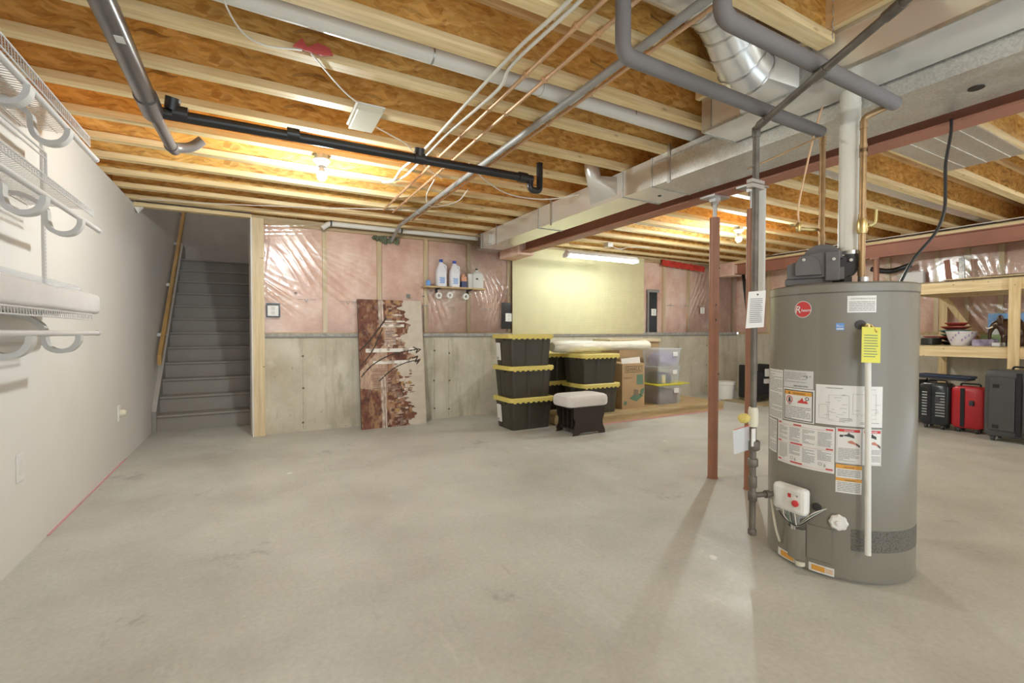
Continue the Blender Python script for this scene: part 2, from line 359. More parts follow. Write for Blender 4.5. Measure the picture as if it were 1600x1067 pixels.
def text2d(s, size=1.0, align='CENTER', bold=0):
    key = (s, bold)
    if key not in _txt:
        cu = bpy.data.curves.new('lettering', 'FONT'); cu.body = s; cu.size = 1; cu.align_x = 'LEFT'; cu.offset = bold; cu.resolution_u = 3
        o = bpy.data.objects.new('lettering', cu); col.objects.link(o); dg = bpy.context.evaluated_depsgraph_get(); dg.update()
        me = o.evaluated_get(dg).to_mesh(); v = np.array([q.co[:2] for q in me.vertices]); f = [tuple(p.vertices) for p in me.polygons]
        o.evaluated_get(dg).to_mesh_clear(); bpy.data.objects.remove(o); bpy.data.curves.remove(cu); _txt[key] = (v, f)
    v, f = _txt[key]; v = v.copy(); v -= v.min(0); w, h = v.max(0)
    if align == 'CENTER': v[:, 0] -= w / 2
    return v * size, f, w * size, h * size

# ------------------------------------------------------------------ room shell
XL, XR, YB, ZJ, ZS = -1.083, 8.70, 6.12, 2.55, 2.85
YR = -2.6
struct(MB().box(-1.3, -.5, -.2, 8.9, 10.2, 0).build('floor', 'concrete_floor'))
struct(MB().box(XL - .12, YR, 0, XL, 6.2, ZJ - .02).box(XL - .12, 6.2, 0, XL, 10.1, 5.2).build('wall_left', 'drywall'))
struct(MB().box(XL, 3.7, 0, XL + .010, 5.6, .006).build('trim_1', 'gasket_pink'))
cb = MB().box(-.02, YB, 0, 8.9, YB + .25, 1.16)
for x in (.50, 1.27, 2.16, 2.37, 3.3, 6.1, 6.95, 7.75):
    cb.box(x, YB - .0015, .02, x + .007, YB + .01, 1.10, 1)
    for z in (.13, .55, .92): cb.lathe([(.014, -.002), (.011, .002)], (x + .004 + random.uniform(-.01, .01), YB - .001, z + random.uniform(-.03, .03)), 2, 9, axis='y')
for k in range(7): # grime along the foot of the wall
    x = (.04, .95, 1.08, 2.5, 2.62, .10, 1.2)[k]; pts = [(x + .0 + .17 * math.cos(a_ * PI / 7) * random.uniform(.6, 1.1), .07 + (.3 if k in (0, 5) else .03) * math.sin(a_ * PI / 7) * random.uniform(.5, 1.1)) for a_ in range(14)]
struct(cb.build('wall_back', ['concrete_wall', 'concrete_line', 'concrete_hole']))
struct(MB().box(XR, YR, 0, XR + .25, YB + .25, 1.16).build('wall_right', 'concrete_wall'))
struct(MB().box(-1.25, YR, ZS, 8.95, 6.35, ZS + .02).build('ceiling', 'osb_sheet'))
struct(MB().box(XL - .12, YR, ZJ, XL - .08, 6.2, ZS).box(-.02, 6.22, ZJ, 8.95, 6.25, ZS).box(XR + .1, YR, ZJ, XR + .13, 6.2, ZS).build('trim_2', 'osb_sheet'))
struct(MB().box(3.2, YR - .15, 0, 8.95, YR, ZS).build('wall_rear_light_block', 'drywall'))  # unseen partial wall added to cut light reaching the right side
# framing above the concrete: plates, studs, batts and clear plastic sheet
st = MB().box(-.02, YB + .03, 1.16, 8.7, YB + .15, 1.20).box(-.02, YB + .03, ZJ - .09, 8.7, YB + .15, ZJ)
struct(st.build('trim_3', 'plate_wood'))
struct(MB().box(XR + .02, YR, 1.16, XR + .15, YB, 1.20).box(XR + .02, YR, ZJ - .09, XR + .15, YB, ZJ).build('trim_4', 'plate_wood'))
bx = [.765, 1.43, 2.06, 2.70, 3.36, 4.0, 4.65, 5.3, 6.0, 6.62, 7.28, 7.95, 8.6]
stm = MB()
for x in bx: stm.box(x - .027, YB + .030, 1.20, x + .027, YB + .145, ZJ - .09)
struct(stm.build('trim_5', 'stud'))
stm = MB()
ry = [5.5, 4.85, 4.2, 3.55, 2.95, 2.62, 2.28, 1.95, 1.3, .65, 0]
for y in ry: stm.box(XR + .024, y - .027, 1.20, XR + .14, y + .027, ZJ - .09)
struct(stm.build('trim_6', 'stud'))
ins = MB(); ed = [.0] + bx
for a, b2 in zip(ed[:-1], ed[1:]):
    w = b2 - a - .055; k = 10; rings = []
    g = [[(a + .0275 + w * i / k, YB + .075 - .028 * math.sin(PI * i / k) ** .6 * math.sin(PI * j / 8) ** .4, 1.2 + (ZJ - .09 - 1.2) * j / 8) for i in range(k + 1)] for j in range(9)]
    ins.loft(g, 0, (False, False), False)
ins.box(0, YB + .1, 1.2, 8.9, YB + .14, ZJ)
struct(ins.build('wall_back_insulation', 'insulation'))
ins = MB(); ins.box(XR + .09, YR, 1.2, XR + .14, YB + .2, ZJ)
for a, b2 in zip(ry[1:], ry[:-1]):
    w = b2 - a - .045
    g = [[(XR + .075 - .03 * math.sin(PI * i / 8) ** .6, a + .0225 + w * i / 8, 1.2 + 1.26 * j / 8) for i in range(9)] for j in range(9)]
    ins.loft(g, 0, (False, False), False)
struct(ins.build('wall_right_insulation', 'insulation'))
def crease(u, v, folds):
    h = np.zeros_like(u)
    for (cu, cv, ang, lam, amp, su, sv, fan) in folds:
        du, dv = u - cu, v - cv; a = ang + fan * (du * math.cos(ang + PI / 2) + dv * math.sin(ang + PI / 2))
        s = -du * np.sin(a) + dv * np.cos(a); t = du * np.cos(a) + dv * np.sin(a)
        wob = .35 * np.sin(t * 7 + s * 11) + .25 * np.sin(s * 23 + 1.3)
        ridge = (1 - np.abs(np.sin(PI * s / lam + wob))) ** 2.2
        h += amp * ridge * np.exp(-(t / su) ** 2 - (s / sv) ** 2)
    return h
def sheet(name, o0, axis, L, z0, z1, off, folds, nu, nv, sgn):
    u, v = np.meshgrid(np.linspace(0, L, nu), np.linspace(z0, z1, nv))
    h = crease(u, v, folds) + .002 * np.sin(u * 9 + v * 5) * np.sin(v * 8) + .0005 * np.sin(u * 41 + 13 * np.sin(v * 6)) * np.sin(v * 17 + u * 9)
    mb = MB(); rings = []
    for j in range(nv):
        rings.append([(o0 + u[j, i], off - h[j, i], v[j, i]) if axis == 'x' else (off - h[j, i], o0 + u[j, i], v[j, i]) for i in range(nu)])
    mb.loft(rings, 0, (False, False), False); return mb.build(name, 'poly_sheet', fix=False)
f1 = [(.50, 2.08, R(-56), .095, .0045, .42, .26, .4), (.20, 1.62, R(-36), .085, .013, .30, .18, .8), (1.05, 2.05, R(-20), .075, .014, .28, .14, .9), (.95, 1.75, R(-35), .09, .012, .26, .16, .4), (2.95, 1.85, R(-65), .07, .018, .3, .22, .6), (3.15, 1.55, R(70), .06, .020, .25, .2, .6), (2.15, 1.6, R(-70), .08, .012, .25, .1, .3), (2.3, 1.42, R(-20), .1, .006, .4, .12, .2), (.25, 2.42, R(8), .05, .007, .6, .06, 0), (.05, 1.9, R(85), .06, .006, .6, .05, 0), (1.45, 1.9, R(88), .07, .004, .5, .06, 0), (2.08, 1.5, R(88), .06, .005, .4, .06, 0)]
s1 = sheet('vapour_barrier', .02, 'x', 3.36, 1.19, 2.53, YB + .022, f1, 300, 120, 1)
tag(s1, 'clear wrinkled plastic vapour sheet over the insulation left of the pegboard', 'plastic sheet', kind='structure')
f2 = [(.5, 1.8, R(-70), .08, .006, .4, .2, .3), (1.6, 2.0, R(60), .09, .006, .5, .3, .3)]
s2 = sheet('vapour_barrier', 6.07, 'x', 2.62, 1.19, 2.53, YB + .022, f2, 160, 80, 1)
tag(s2, 'smooth clear plastic vapour sheet over the insulation right of the pegboard', 'plastic sheet', kind='structure')
f3 = [(4.95, 2.02, R(80), .075, .010, .22, .36, 1.4), (4.6, 1.55, R(50), .07, .011, .3, .3, .9), (5.25, 1.6, R(60), .08, .010, .25, .2, .5), (5.9, 2.0, R(70), .09, .008, .4, .3, .5)]
s3 = sheet('vapour_barrier', YR, 'y', 8.7, 1.19, 2.53, XR + .02, f3, 430, 90, 1)
tag(s3, 'creased clear plastic vapour sheet behind the wooden shelf unit', 'plastic sheet', kind='structure')
# grey sealing strip along the ledge; darker strip beneath paints its shadow line
struct(MB().box(.1, YB - .014, 1.150, 3.4, YB + .03, 1.185).box(6.06, YB - .014, 1.150, 8.65, YB + .03, 1.20).box(3.4, YB - .012, 1.150, 6.06, YB + .02, 1.168).box(.1, YB - .016, 1.135, 8.65, YB, 1.150, 1).build('trim_7', ['ledge_grey', 'tape_shadow_grey']))

# joists ------------------------------------------------------------------
ORD = 'first second third fourth fifth sixth seventh eighth ninth tenth eleventh twelfth thirteenth fourteenth fifteenth sixteenth seventeenth'.split()
def joist_root(x0, x1):
    r = empty('floor_joist', (0, 0, ZJ))
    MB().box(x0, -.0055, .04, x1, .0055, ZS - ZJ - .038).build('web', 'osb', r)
    MB().box(x0, -.037, 0, x1, .037, .042).build('bottom_flange', 'pine_x', r)
    MB().box(x0, -.037, ZS - ZJ - .042, x1, .037, ZS - ZJ).build('top_flange', 'pine_x', r)
    return r
jy = [6.002 - .434 * k for k in range(14)]
for side, x0, x1, where in (('left', XL - .07, 3.29, 'between the white wall and the steel beam'), ('right', 3.30, 8.72, 'between the steel beam and the shelf wall')):
    proto = None
    for k, y in enumerate(jy):
        if side == 'left' and y < 1.95:
            if y > 1.5: proto = o = joist_root(x0, 2.36); o.location = (0, y, ZJ)
            else: o = dup(proto, (0, y, ZJ))
        elif proto is None: proto = o = joist_root(x0, x1); o.location = (0, y, ZJ)
        else: o = dup(proto, (0, y, ZJ))
        struct(o, 'wooden ceiling joist with chipboard web %s, %s from the back wall' % (where, ORD[k]), 'joist', 'joists %s' % where)
        if k % 3 == 1:
            for c in kids(o): c.location.x = .02
struct(MB().box(2.362, YR, 2.615, 2.40, 1.96, ZS - .002).build('trim_11', 'pine_y'))
# steel beams ------------------------------------------------------------------
def ibeam(name, xc, w, z0, z1, y0, y1, label, tf=.014, tw=.01):
    r = empty(name, (xc, (y0 + y1) / 2, z0)); r.location = (xc, 0, z0); h = z1 - z0
    MB().box(-w / 2, y0, 0, w / 2, y1, tf).build('bottom_flange', 'steel_red', r)
    MB().box(-tw / 2, y0, tf, tw / 2, y1, h - tf).build('web', 'steel_red', r)
    MB().box(-w / 2, y0, h - tf, w / 2, y1, h).build('top_flange', 'steel_red', r)
    return struct(r, label, 'beam')
ib = ibeam('steel_beam', 3.295, .147, 2.30, 2.512, YR, 6.2, 'dark red steel beam running beside the long metal duct')
MB().box(-.075, YR, .212, .075, 6.2, .25).build('wood_plate', 'plate_wood', ib)
ib2 = ibeam('steel_beam', 8.10, .15, 2.30, 2.50, YR, 6.0, 'red brown steel beam above the wooden shelf unit')
MB().box(-.08, YR, .20, .08, 6.1, .25).build('wood_plate', 'pine_y', ib2)
# pink insulation wraps at beam ends
tag(MB().box(7.98, 5.72, 2.28, 8.25, 6.1, 2.54, bev=.02).build('insulation_wrap', 'insulation', loc=(8.1, 5.9, 2.28)), 'plastic wrapped insulation bundle at the far end of the right beam', 'insulation', kind='structure')
tag(MB().box(3.17, 5.55, 2.27, 3.43, 6.12, 2.5, bev=.02).build('insulation_wrap', 'insulation', loc=(3.3, 5.9, 2.27)), 'plastic wrapped insulation bundle at the far end of the middle beam', 'insulation', kind='structure')
# posts ------------------------------------------------------------------
def post(x, y, label):
    r = empty('steel_post', (x, y, 0))
    MB().lathe([(.039, 0), (.039, 2.13)], seg=24).build('tube', 'post_red', r)
    MB().lathe([(.045, 0), (.043, .006)], seg=24).build('base_plate', 'post_red', r)
    MB().lathe([(.017, 2.13), (.017, 2.27)], seg=12).lathe([(.03, 2.235), (.03, 2.26)], seg=6).build('screw_jack', 'steel_bright', r)
    MB().box(-.095, -.07, 2.285, .095, .07, 2.298).box(-.03, -.03, 2.26, .03, .03, 2.286).build('top_plate', 'steel_bright', r)
    for x_, z, y_, q_ in ((-.018, 1.42, -.0352, .009), (-.018, 1.3, -.0352, .009), (.012, 1.72, -.0378, .007), (.012, .86, -.0378, .007)):
        MB().lathe([(q_, -.0005), (q_, .002)], (x_, y_, z), seg=10, axis='y').build('pin_hole', 'plastic_black', r)
    return tag(r, label, 'post', 'steel posts under the middle beam')
post(3.29, 2.53, 'rust red steel post standing clear, farther one from the water heater')
p2 = post(3.30, 2.21, 'rust red steel post just behind the thin gas pipe')
tag(MB().tube([(3.268, 2.11, 2.25), (3.268, 2.11, 1.46)], .024, 0, 14).build('white_pipe', 'pvc_white', loc=(3.268, 2.11, 1.46)), 'white plastic pipe strapped against the nearer red post', 'pipe')
tag(MB().lathe([(.036, 0), (.036, 2.28)], seg=20).xf(Matrix.Translation((8.1, 3.44, 0))).box(8.03, 3.38, 2.28, 8.17, 3.5, 2.299).build('steel_post', 'post_red', loc=(8.1, 3.44, 0)), 'red post under the right beam behind the water heater', 'post')

# ------------------------------------------------------------------ stairs
RUN, RISE, SY, SX0, SX1 = .214, .2, 6.93, XL + .045, -.06
sr = empty('staircase', ((SX0 + SX1) / 2, SY, 0)); cx = (SX0 + SX1) / 2
for i in range(12):
    y = SY + i * RUN
    MB().box(SX0 - cx, y - SY, i * RISE, SX1 - cx, y - SY + .018, (i + 1) * RISE - .03).build('riser', 'stair_paint', sr)
    MB().box(SX0 - cx, y - SY - .028, (i + 1) * RISE - .03, SX1 - cx, y - SY + RUN + .02, (i + 1) * RISE, bev=.008).build('tread', 'stair_paint', sr)
n12 = 12 * RUN
MB().prism([(-.05, 0), (-.05, .26), (n12, .26 + n12 * RISE / RUN), (n12 + .3, .26 + n12 * RISE / RUN), (n12 + .3, 0)], 'x', XL + .004 - cx, SX0 - cx).build('stringer', 'skirt_paint', sr)
MB().prism([(-.06, .255), (-.06, .285), (n12, .285 + n12 * RISE / RUN), (n12, .255 + n12 * RISE / RUN)], 'x', XL + .002 - cx, SX0 + .006 - cx).build('stringer_cap', 'skirt_cap', sr)
MB().prism([(-.05, 0), (-.05, .24), (n12, .24 + n12 * RISE / RUN), (n12 + .3, 0)], 'x', SX1 - cx, SX1 + .012 - cx).build('stringer', 'skirt_paint', sr)
MB().box(SX0 - cx, 12 * RUN + .02, 2.2, SX1 - cx, 3.0, 2.4).build('landing', 'stair_paint', sr)
tag(sr, 'grey painted basement staircase going up beside the white wall', 'staircase')
sl = RISE / RUN
hr = MB().prism([(7.02, .80), (7.02, .92), (9.75, .92 + 2.73 * sl), (9.75, .80 + 2.73 * sl)], 'x', XL + .045, XL + .085)
ho = hr.build('handrail', 'rail_wood', loc=(XL + .065, 7.02, .8))
for y in (7.35, 8.1, 8.85, 9.5):
    z = .86 + (y - 7.02) * sl
    q = MB().box(XL - ho.location.x, y - .02 - 7.02, z - .02 - .8, XL + .045 - ho.location.x, y + .02 - 7.02, z + .02 - .8).sphere((XL + .088 - ho.location.x, y - 7.02, z - .8), .008); q.build('bracket', 'steel_bright', ho)
tag(ho, 'flat wooden handrail on the wall along the grey stairs', 'handrail')
# stairwell walls
struct(MB().box(-.05, 6.235, 0, -.03, 10.1, 5.2).build('wall_stairwell_right', 'stair_wall_paint'))
struct(MB().box(-1.3, 9.95, 2.3, .05, 10.1, 5.2).build('wall_stairwell_back', 'stair_wall_paint'))
struct(MB().box(-1.3, 6.2, 5.2, .1, 10.1, 5.3).build('ceiling_stairwell', 'stair_wall_paint'))
struct(MB().box(-1.2, 6.23, ZJ - .0, 0, 6.26, 5.2).build('wall_stairwell_front', 'stair_wall_paint'))
lm = empty('stair_fill_lamp', (-.55, 8.3, 5.199)); MB().lathe([(.13, 0), (.13, -.03)], seg=24).build('canopy', 'plastic_white', lm); MB().lathe([(.11, -.03), (.10, -.08), (.06, -.11), (.003, -.12)], seg=24).build('diffuser', 'stair_fill_glow', lm)  # unseen lamp added to brighten the dark stairwell
tag(lm, 'added unseen fill lamp up in the stairwell', 'lamp')
# jamb stud at the stair opening
jb = MB().box(-.018, 6.075, 0, .10, 6.119, ZJ - .045).box(.045, 6.07, 1.2, .10, 6.075, ZJ - .045)
struct(jb.build('trim_8', 'stud'))
struct(MB().box(-.032, 6.072, 0, -.018, 6.235, ZJ - .045).build('trim_9', 'drywall_edge'))
struct(MB().box(XL, 6.12, ZJ - .04, -.02, 6.2, ZJ).build('trim_10', 'pine_x'))
tag(MB().add([(XL + .001, 6.18, 2.53), (XL + .09, 6.17, 2.53), (XL + .03, 6.16, 2.44), (XL + .004, 6.2, 2.46), (XL + .05, 6.12, 2.50), (XL + .001, 6.12, 2.5)], [(0, 1, 2), (2, 3, 0), (0, 5, 4, 1), (4, 2, 1), (4, 5, 2)]).build('paper_scrap', 'paper', loc=(XL, 6.18, 2.44)), 'torn white paper scrap at the top of the wall by the stairs', 'paper')

# ------------------------------------------------------------------ pegboard and lamps
tag(MB().box(3.385, YB - .022, 1.17, 6.055, YB - .012, 2.50).build('pegboard', 'pegboard', loc=(4.72, YB - .017, 1.17)), 'large tan pegboard on the back wall under the tube lamp', 'pegboard')
fx0, fx1, fy, fz = 3.84, 5.14, 5.36, 2.305
fl = empty('fluorescent_light', ((fx0 + fx1) / 2, fy, fz)); w2 = (fx1 - fx0) / 2
MB().prism([(-.075, -.005), (-.03, .045), (.03, .045), (.075, -.005), (.07, -.01), (-.07, -.01)], 'x', -w2, w2).build('housing', 'plastic_white', fl)
for y in (-.03, .03): MB().tube([(-w2 + .03, y, -.03), (w2 - .03, y, -.03)], .014, 0, 10).build('tube', 'tube_glow', fl)
for s in (-1, 1): MB().box(s * w2 - .02, -.06, -.05, s * w2 + .02, .06, .0).build('end_cap', 'plastic_white', fl)
for s in (-1, 1): MB().tube([(s * .5, 0, .03), (s * .5, .205, ZJ - fz + .004)], .003, 0, 6).build('hanger', 'steel_bright', fl)
tag(fl, 'lit white fluorescent tube lamp hanging before the pegboard', 'lamp')
tag(MB().box(4.63, 5.40, 2.48, 4.73, 5.50, 2.55, bev=.01).tube(smoothpts([(4.73, 5.45, 2.5), (4.9, 5.43, 2.47), (5.1, 5.45, 2.52), (5.5, 5.43, 2.545)]), .006, 0, 6).build('ceiling_outlet', 'plastic_white', loc=(4.68, 5.45, 2.48)), 'small white outlet box and cord above the tube lamp', 'outlet')
def bulb(x, y, label, glow='bulb_glow'):
    r = empty('bulb_holder', (x, y, ZJ - .001))
    MB().lathe([(.055, 0), (.055, -.03), (.05, -.032)], seg=8).build('junction_box', 'galvanised_dull', r)
    MB().lathe([(.062, -.03), (.062, -.04), (.045, -.06), (.034, -.075), (.034, -.085)], seg=24).build('socket', 'plastic_white', r)
    MB().lathe([(.015, -.08), (.017, -.095), (.030, -.122), (.0335, -.132)], seg=20).build('bulb_collar', 'plastic_white', r)  # opaque collar added to keep the bulb's light off the joists
    MB().lathe([(.0335, -.132), (.0355, -.148), (.033, -.168), (.022, -.186), (.002, -.193)], seg=20).build('bulb', glow, r)
    return tag(r, label, 'lamp', 'bare bulb lamps on the joists')
bulb(.46, 3.832, 'bare lit bulb in a porcelain holder before the stairs')
bulb(5.45, 3.832, 'bare lit bulb beyond the steel beam behind the posts')
bulb(.6, -1.9, 'added unseen fill bulb behind the camera near the white wall', 'back_fill_glow')  # unseen bulb added behind the camera as fill
bulb(5.0, -1.9, 'added unseen fill bulb behind the camera near the shelf wall', 'dim_fill_glow')  # second unseen bulb added at the rear, kept dim
bulb(6.7, .35, 'added unseen fill bulb beyond the right edge over the pine shelf unit', 'dim_fill_glow')  # unseen bulb added out of frame to light the shelf side

# ------------------------------------------------------------------ ducts
def hollow_label(o, *a): return o
sd = empty('supply_duct', (2.93, 3, 2.33))
def dbox(mb, x0, x1, y0, y1, z0, z1): return mb.box(x0 - 2.93, y0 - 3, z0 - 2.33, x1 - 2.93, y1 - 3, z1 - 2.33)
dbox(MB(), 2.71, 3.14, YR, 2.65, 2.33, 2.548).build('trunk_section', 'galvanised', sd)
dbox(MB(), 2.71, 3.135, 2.655, 2.975, 2.332, 2.546).build('trunk_section', 'galvanised_smooth', sd)
mb = MB().add([(x - 2.93, y - 3, z - 2.33) for x, y, z in ((2.71, 2.98, 2.333), (3.02, 2.98, 2.333), (3.02, 4.3, 2.333), (2.71, 4.3, 2.333), (2.71, 2.98, 2.546), (3.02, 2.98, 2.546), (3.02, 4.3, 2.546), (2.71, 4.3, 2.546))], [(0, 3, 2, 1), (4, 5, 6, 7), (0, 1, 5, 4), (1, 2, 6, 5), (2, 3, 7, 6), (3, 0, 4, 7)])
mb.build('trunk_section', 'galvanised_smooth', sd)
dbox(MB(), 2.71, 3.01, 4.305, 5.75, 2.334, 2.544).build('trunk_section', 'galvanised_smooth', sd)
sm = MB()
for y, xr in ((2.652, 3.142), (2.978, 3.137), (4.302, 3.022)):
    dbox(sm, 2.706, xr, y - .006, y + .006, 2.326, 2.3335); dbox(sm, 2.705, 2.7105, y - .006, y + .006, 2.326, 2.549)
dbox(sm, 2.704, 2.71, YR, 2.62, 2.50, 2.512)
sm.build('seam', 'galvanised_dull', sd)
# strap hangers
sh = MB()
for y in (4.05, 2.48, 5.3, 1.15): dbox(sh, 2.702, 2.7085, y - .013, y + .013, 2.31, 2.60)
sh.build('strap', 'steel_bright', sd)
dbox(MB(), 2.69, 3.02, 5.72, 5.9, 2.33, 2.548).build('end_cover', 'poly_sheet', sd)
dbox(MB(), 2.70, 3.005, 5.752, 5.78, 2.34, 2.54).build('end_cap', 'galvanised', sd)
# square to round take-off and its stub
tk = MB()
rings = []
sq = [(2.709, 3.05 + .0, 2.37), (2.709, 3.40, 2.37), (2.709, 3.40, 2.52), (2.709, 3.05, 2.52)]
def sqpts(k): 
    out = []
    for i in range(4):
        a, b2 = Vector(sq[i]), Vector(sq[(i + 1) % 4]); out += [tuple(a.lerp(b2, j / 5)) for j in range(5)]
    return out
A = sqpts(5)
def circ(c, r, nx, k=20, ph=0):
    t = Vector(nx).normalized(); u = t.cross(Vector((0, 1, 0))).normalized(); w = t.cross(u)
    return [tuple(Vector(c) + (u * math.cos(ph + 2 * PI * j / k) + w * math.sin(ph + 2 * PI * j / k)) * r) for j in range(k)]
best = min(((s, ph) for s in (1, -1) for ph in np.linspace(0, 2 * PI, 40)), key=lambda q: sum((Vector(A[j]) - Vector(circ((2.60, 3.22, 2.52), .065, (-.5, 0, .8), 20, q[1])[(q[0] * j) % 20])).length for j in range(20)))
C0 = circ((2.60, 3.22, 2.53), .065, (-.5, 0, .8), 20, best[1]); C1 = circ((2.575, 3.22, 2.62), .065, (-.2, 0, 1), 20, best[1]); C2 = circ((2.57, 3.22, 2.78), .065, (0, 0, 1) if False else (-.05, 0, 1), 20, best[1])
o3 = lambda rg: [tuple(Vector(p) - Vector((2.93, 3, 2.33))) for p in rg]
tk.loft([o3(A)] + [o3([c[(best[0] * j) % 20] for j in range(20)]) for c in (C0, C1, C2)], 0, (False, False))
tk.build('take_off', 'galvanised_smooth', sd)
dbox(MB(), 2.66, 2.712, 5.42, 5.58, 2.35, 2.47).build('take_off', 'galvanised_smooth', sd)
pl = MB()
for x, y, r2 in ((2.95, 2.8, .014), (2.93, .86, .03)): pl.lathe([(r2, -.004), (r2, .001)], (x - 2.93, y - 3, 0), seg=14)
pl.build('plug', 'plastic_black', sd)
dbox(MB(), 2.8, 2.95, .42, .56, 2.3285, 2.3298).build('sticker', 'label_white', sd)
tag(sd, 'long galvanised sheet metal trunk duct beside the red beam', 'duct')
rd = empty('return_duct', (2.55, 0, 2.413))
MB().box(-.15, YR, 0, .145, 1.93, .197).build('trunk_section', 'galvanised_smooth', rd)
MB().box(-.153, YR, .185, -.148, 1.93, .20).build('flange', 'steel_bright', rd); MB().box(-.20, 1.26, .202, -.189, 1.63, .43).build('riser_panel', 'galvanised_smooth', rd)
MB().box(-.156, YR, -.004, -.148, 1.93, .012).box(-.152, 1.925, -.004, .15, 1.937, .20).box(-.154, 1.3, -.002, -.149, 1.36, .19).build('seam', 'galvanised_dull', rd)
tp = MB()
for y0, y1 in ((1.875, 1.94), (1.36, 1.42)):
    g = [[(-.1535 - .004 * random.random(), y0 + (y1 - y0) * i / 6, .20 * j / 10) for i in range(7)] for j in range(11)]; tp.loft(g, 0, (False, False), False)
tp.build('foil_tape', 'steel_bright', rd)
pl = MB(); pl.lathe([(.032, -.004), (.032, .001)], (.05, .52, 0), seg=16); pl.build('plug', 'plastic_black', rd)
tag(rd, 'smaller sheet metal return duct running beside the long trunk duct', 'duct')
# gored round elbow and its branch pipe between the joists
eb = empty('elbow_duct', (2.1, 1.5, 2.6))
path = [(1.50, 1.44, 2.71), (1.78, 1.44, 2.71), (1.88, 1.445, 2.695), (1.975, 1.46, 2.65), (2.05, 1.475, 2.59), (2.125, 1.49, 2.535), (2.215, 1.50, 2.51)]
rad = .113
lp = [tuple(Vector(p) - Vector((2.1, 1.5, 2.6))) for p in path]
def gores(a, b2, nm, mtl):
    for i in range(a, b2): MB().tube([lp[i], lp[i + 1]], rad, 0, 24, (False, False)).build(nm, mtl, eb)
MB().tube([tuple(Vector((-1.0, 1.44, 2.70)) - Vector((2.1, 1.5, 2.6))), lp[1]], rad * .92, 0, 24).build('branch_pipe', 'galvanised_smooth', eb)
MB().tube(lp[1:], rad, 0, 24).build('gored_elbow', 'galvanised_smooth', eb)
sm = MB()
for i in range(1, len(lp)):
    d = (Vector(lp[min(i + 1, len(lp) - 1)]) - Vector(lp[i - 1])).normalized() * .005
    sm.tube([tuple(Vector(lp[i]) - d), tuple(Vector(lp[i]) + d)], rad + .005, 0, 24)
sm.build('seam_ring', 'steel_bright', eb)
cA = circ((2.215, 1.50, 2.51), rad, (1, 0, -.25), 20); sq2 = [(2.398, 1.36, 2.42), (2.398, 1.68, 2.42), (2.398, 1.68, 2.60), (2.398, 1.36, 2.60)]
B = []
for i in range(4):
    a, b2 = Vector(sq2[i]), Vector(sq2[(i + 1) % 4]); B += [tuple(a.lerp(b2, j / 5)) for j in range(5)]
bs, bp = min(((s, ph) for s in (1, -1) for ph in range(20)), key=lambda q: sum((Vector(cA[j]) - Vector(B[(q[0] * j + q[1]) % 20])).length for j in range(20)))
e3 = lambda rg: [tuple(Vector(p) - Vector((2.1, 1.5, 2.6))) for p in rg]
MB().loft([e3(cA), e3([B[(bs * j + bp) % 20] for j in range(20)])], 0, (False, False)).build('boot', 'galvanised_smooth', eb)
tag(eb, 'shiny gored round elbow duct joining the return duct near the joists', 'duct')
# branch ducts inside the joist bays
tag(MB().tube([(.15, 4.92, 2.69), (2.72, 4.92, 2.69)], .075, 0, 20).build('branch_duct', 'galvanised_smooth', loc=(1.4, 4.92, 2.61)), 'round metal branch duct between joists above the white fan bulb area', 'duct')['label'] = 'round metal branch duct between the joists left of the trunk duct'
tag(MB().tube([(3.3, 2.31, 2.68), (8.6, 2.31, 2.68)], .08, 0, 20).build('branch_duct', 'galvanised_smooth', loc=(6, 2.31, 2.6)), 'round metal branch duct between the joists above the water heater', 'duct')
tag(MB().tube([(3.3, 4.49, 2.68), (6.3, 4.49, 2.68)], .08, 0, 20).build('branch_duct', 'galvanised_smooth', loc=(4.8, 4.49, 2.6)), 'round metal branch duct between the joists left of the far bulb', 'duct')
pn = MB().box(3.95, 1.20, 2.535, 5.05, 1.66, 2.549)
for i in range(3): pn.box(3.95, 1.28 + i * .13, 2.531, 5.05, 1.30 + i * .13, 2.536)
tag(pn.build('joist_panel', 'galvanised', loc=(4.5, 1.43, 2.53)), 'sheet metal pan closing the joist bay right of the beam', 'panel')

# ------------------------------------------------------------------ pipes
def pipe(name, pts, r, mt, label, bendr=.05, cat='pipe', group=None, extra=None, seg=14):
    pp = bend(pts, bendr) if bendr else [Vector(p) for p in pts]
    mb = MB().tube(pp, r, 0, seg)
    mats = [mt]
    if extra: mats = extra(mb, mats) or mats
    lo = Vector(pts[0]); o = mb.build(name, mats, loc=lo); return tag(o, label, cat, group)
# foam covered water lines
g1 = pipe('insulated_pipe', [(1.285, 1.415, 2.60), (1.285, 1.415, 2.295), (2.70, 1.415, 2.285)], .031, 'foam_grey', 'grey foam covered pipe dropping then crossing to the water heater, farther one', .05)
g2 = pipe('insulated_pipe', [(1.42, 1.07, 2.66), (1.42, 1.07, 2.285), (2.67, 1.07, 2.285)], .031, 'foam_grey', 'grey foam covered pipe crossing under the ducts, nearer one', .05)
def coll(zs, x, y, r=.017):
    def f(mb, mats):
        for z in zs: mb.lathe([(r, -.02), (r, .02)], (x, y, z), seg=14)
    return f
pipe('copper_pipe', [(2.70, 1.415, 2.285), (2.722, 1.415, 2.285), (2.722, 1.415, 1.44)], .0145, 'copper_dull', 'copper riser pipe left of the white vent pipe on the water heater', .02, extra=coll((2.24, 1.98, 1.72), 2.722, 1.415))
pipe('copper_pipe', [(2.67, 1.07, 2.285), (2.672, 1.10, 2.285), (2.618, 1.174, 2.25), (2.618, 1.174, 1.44)], .0145, 'copper_dull', 'copper riser pipe right of the white vent pipe on the water heater', .02, extra=coll((2.215, 2.1, 2.08, 1.76, 1.5), 2.618, 1.174))
vl = empty('shutoff_valve', (2.618, 1.174, 1.72))
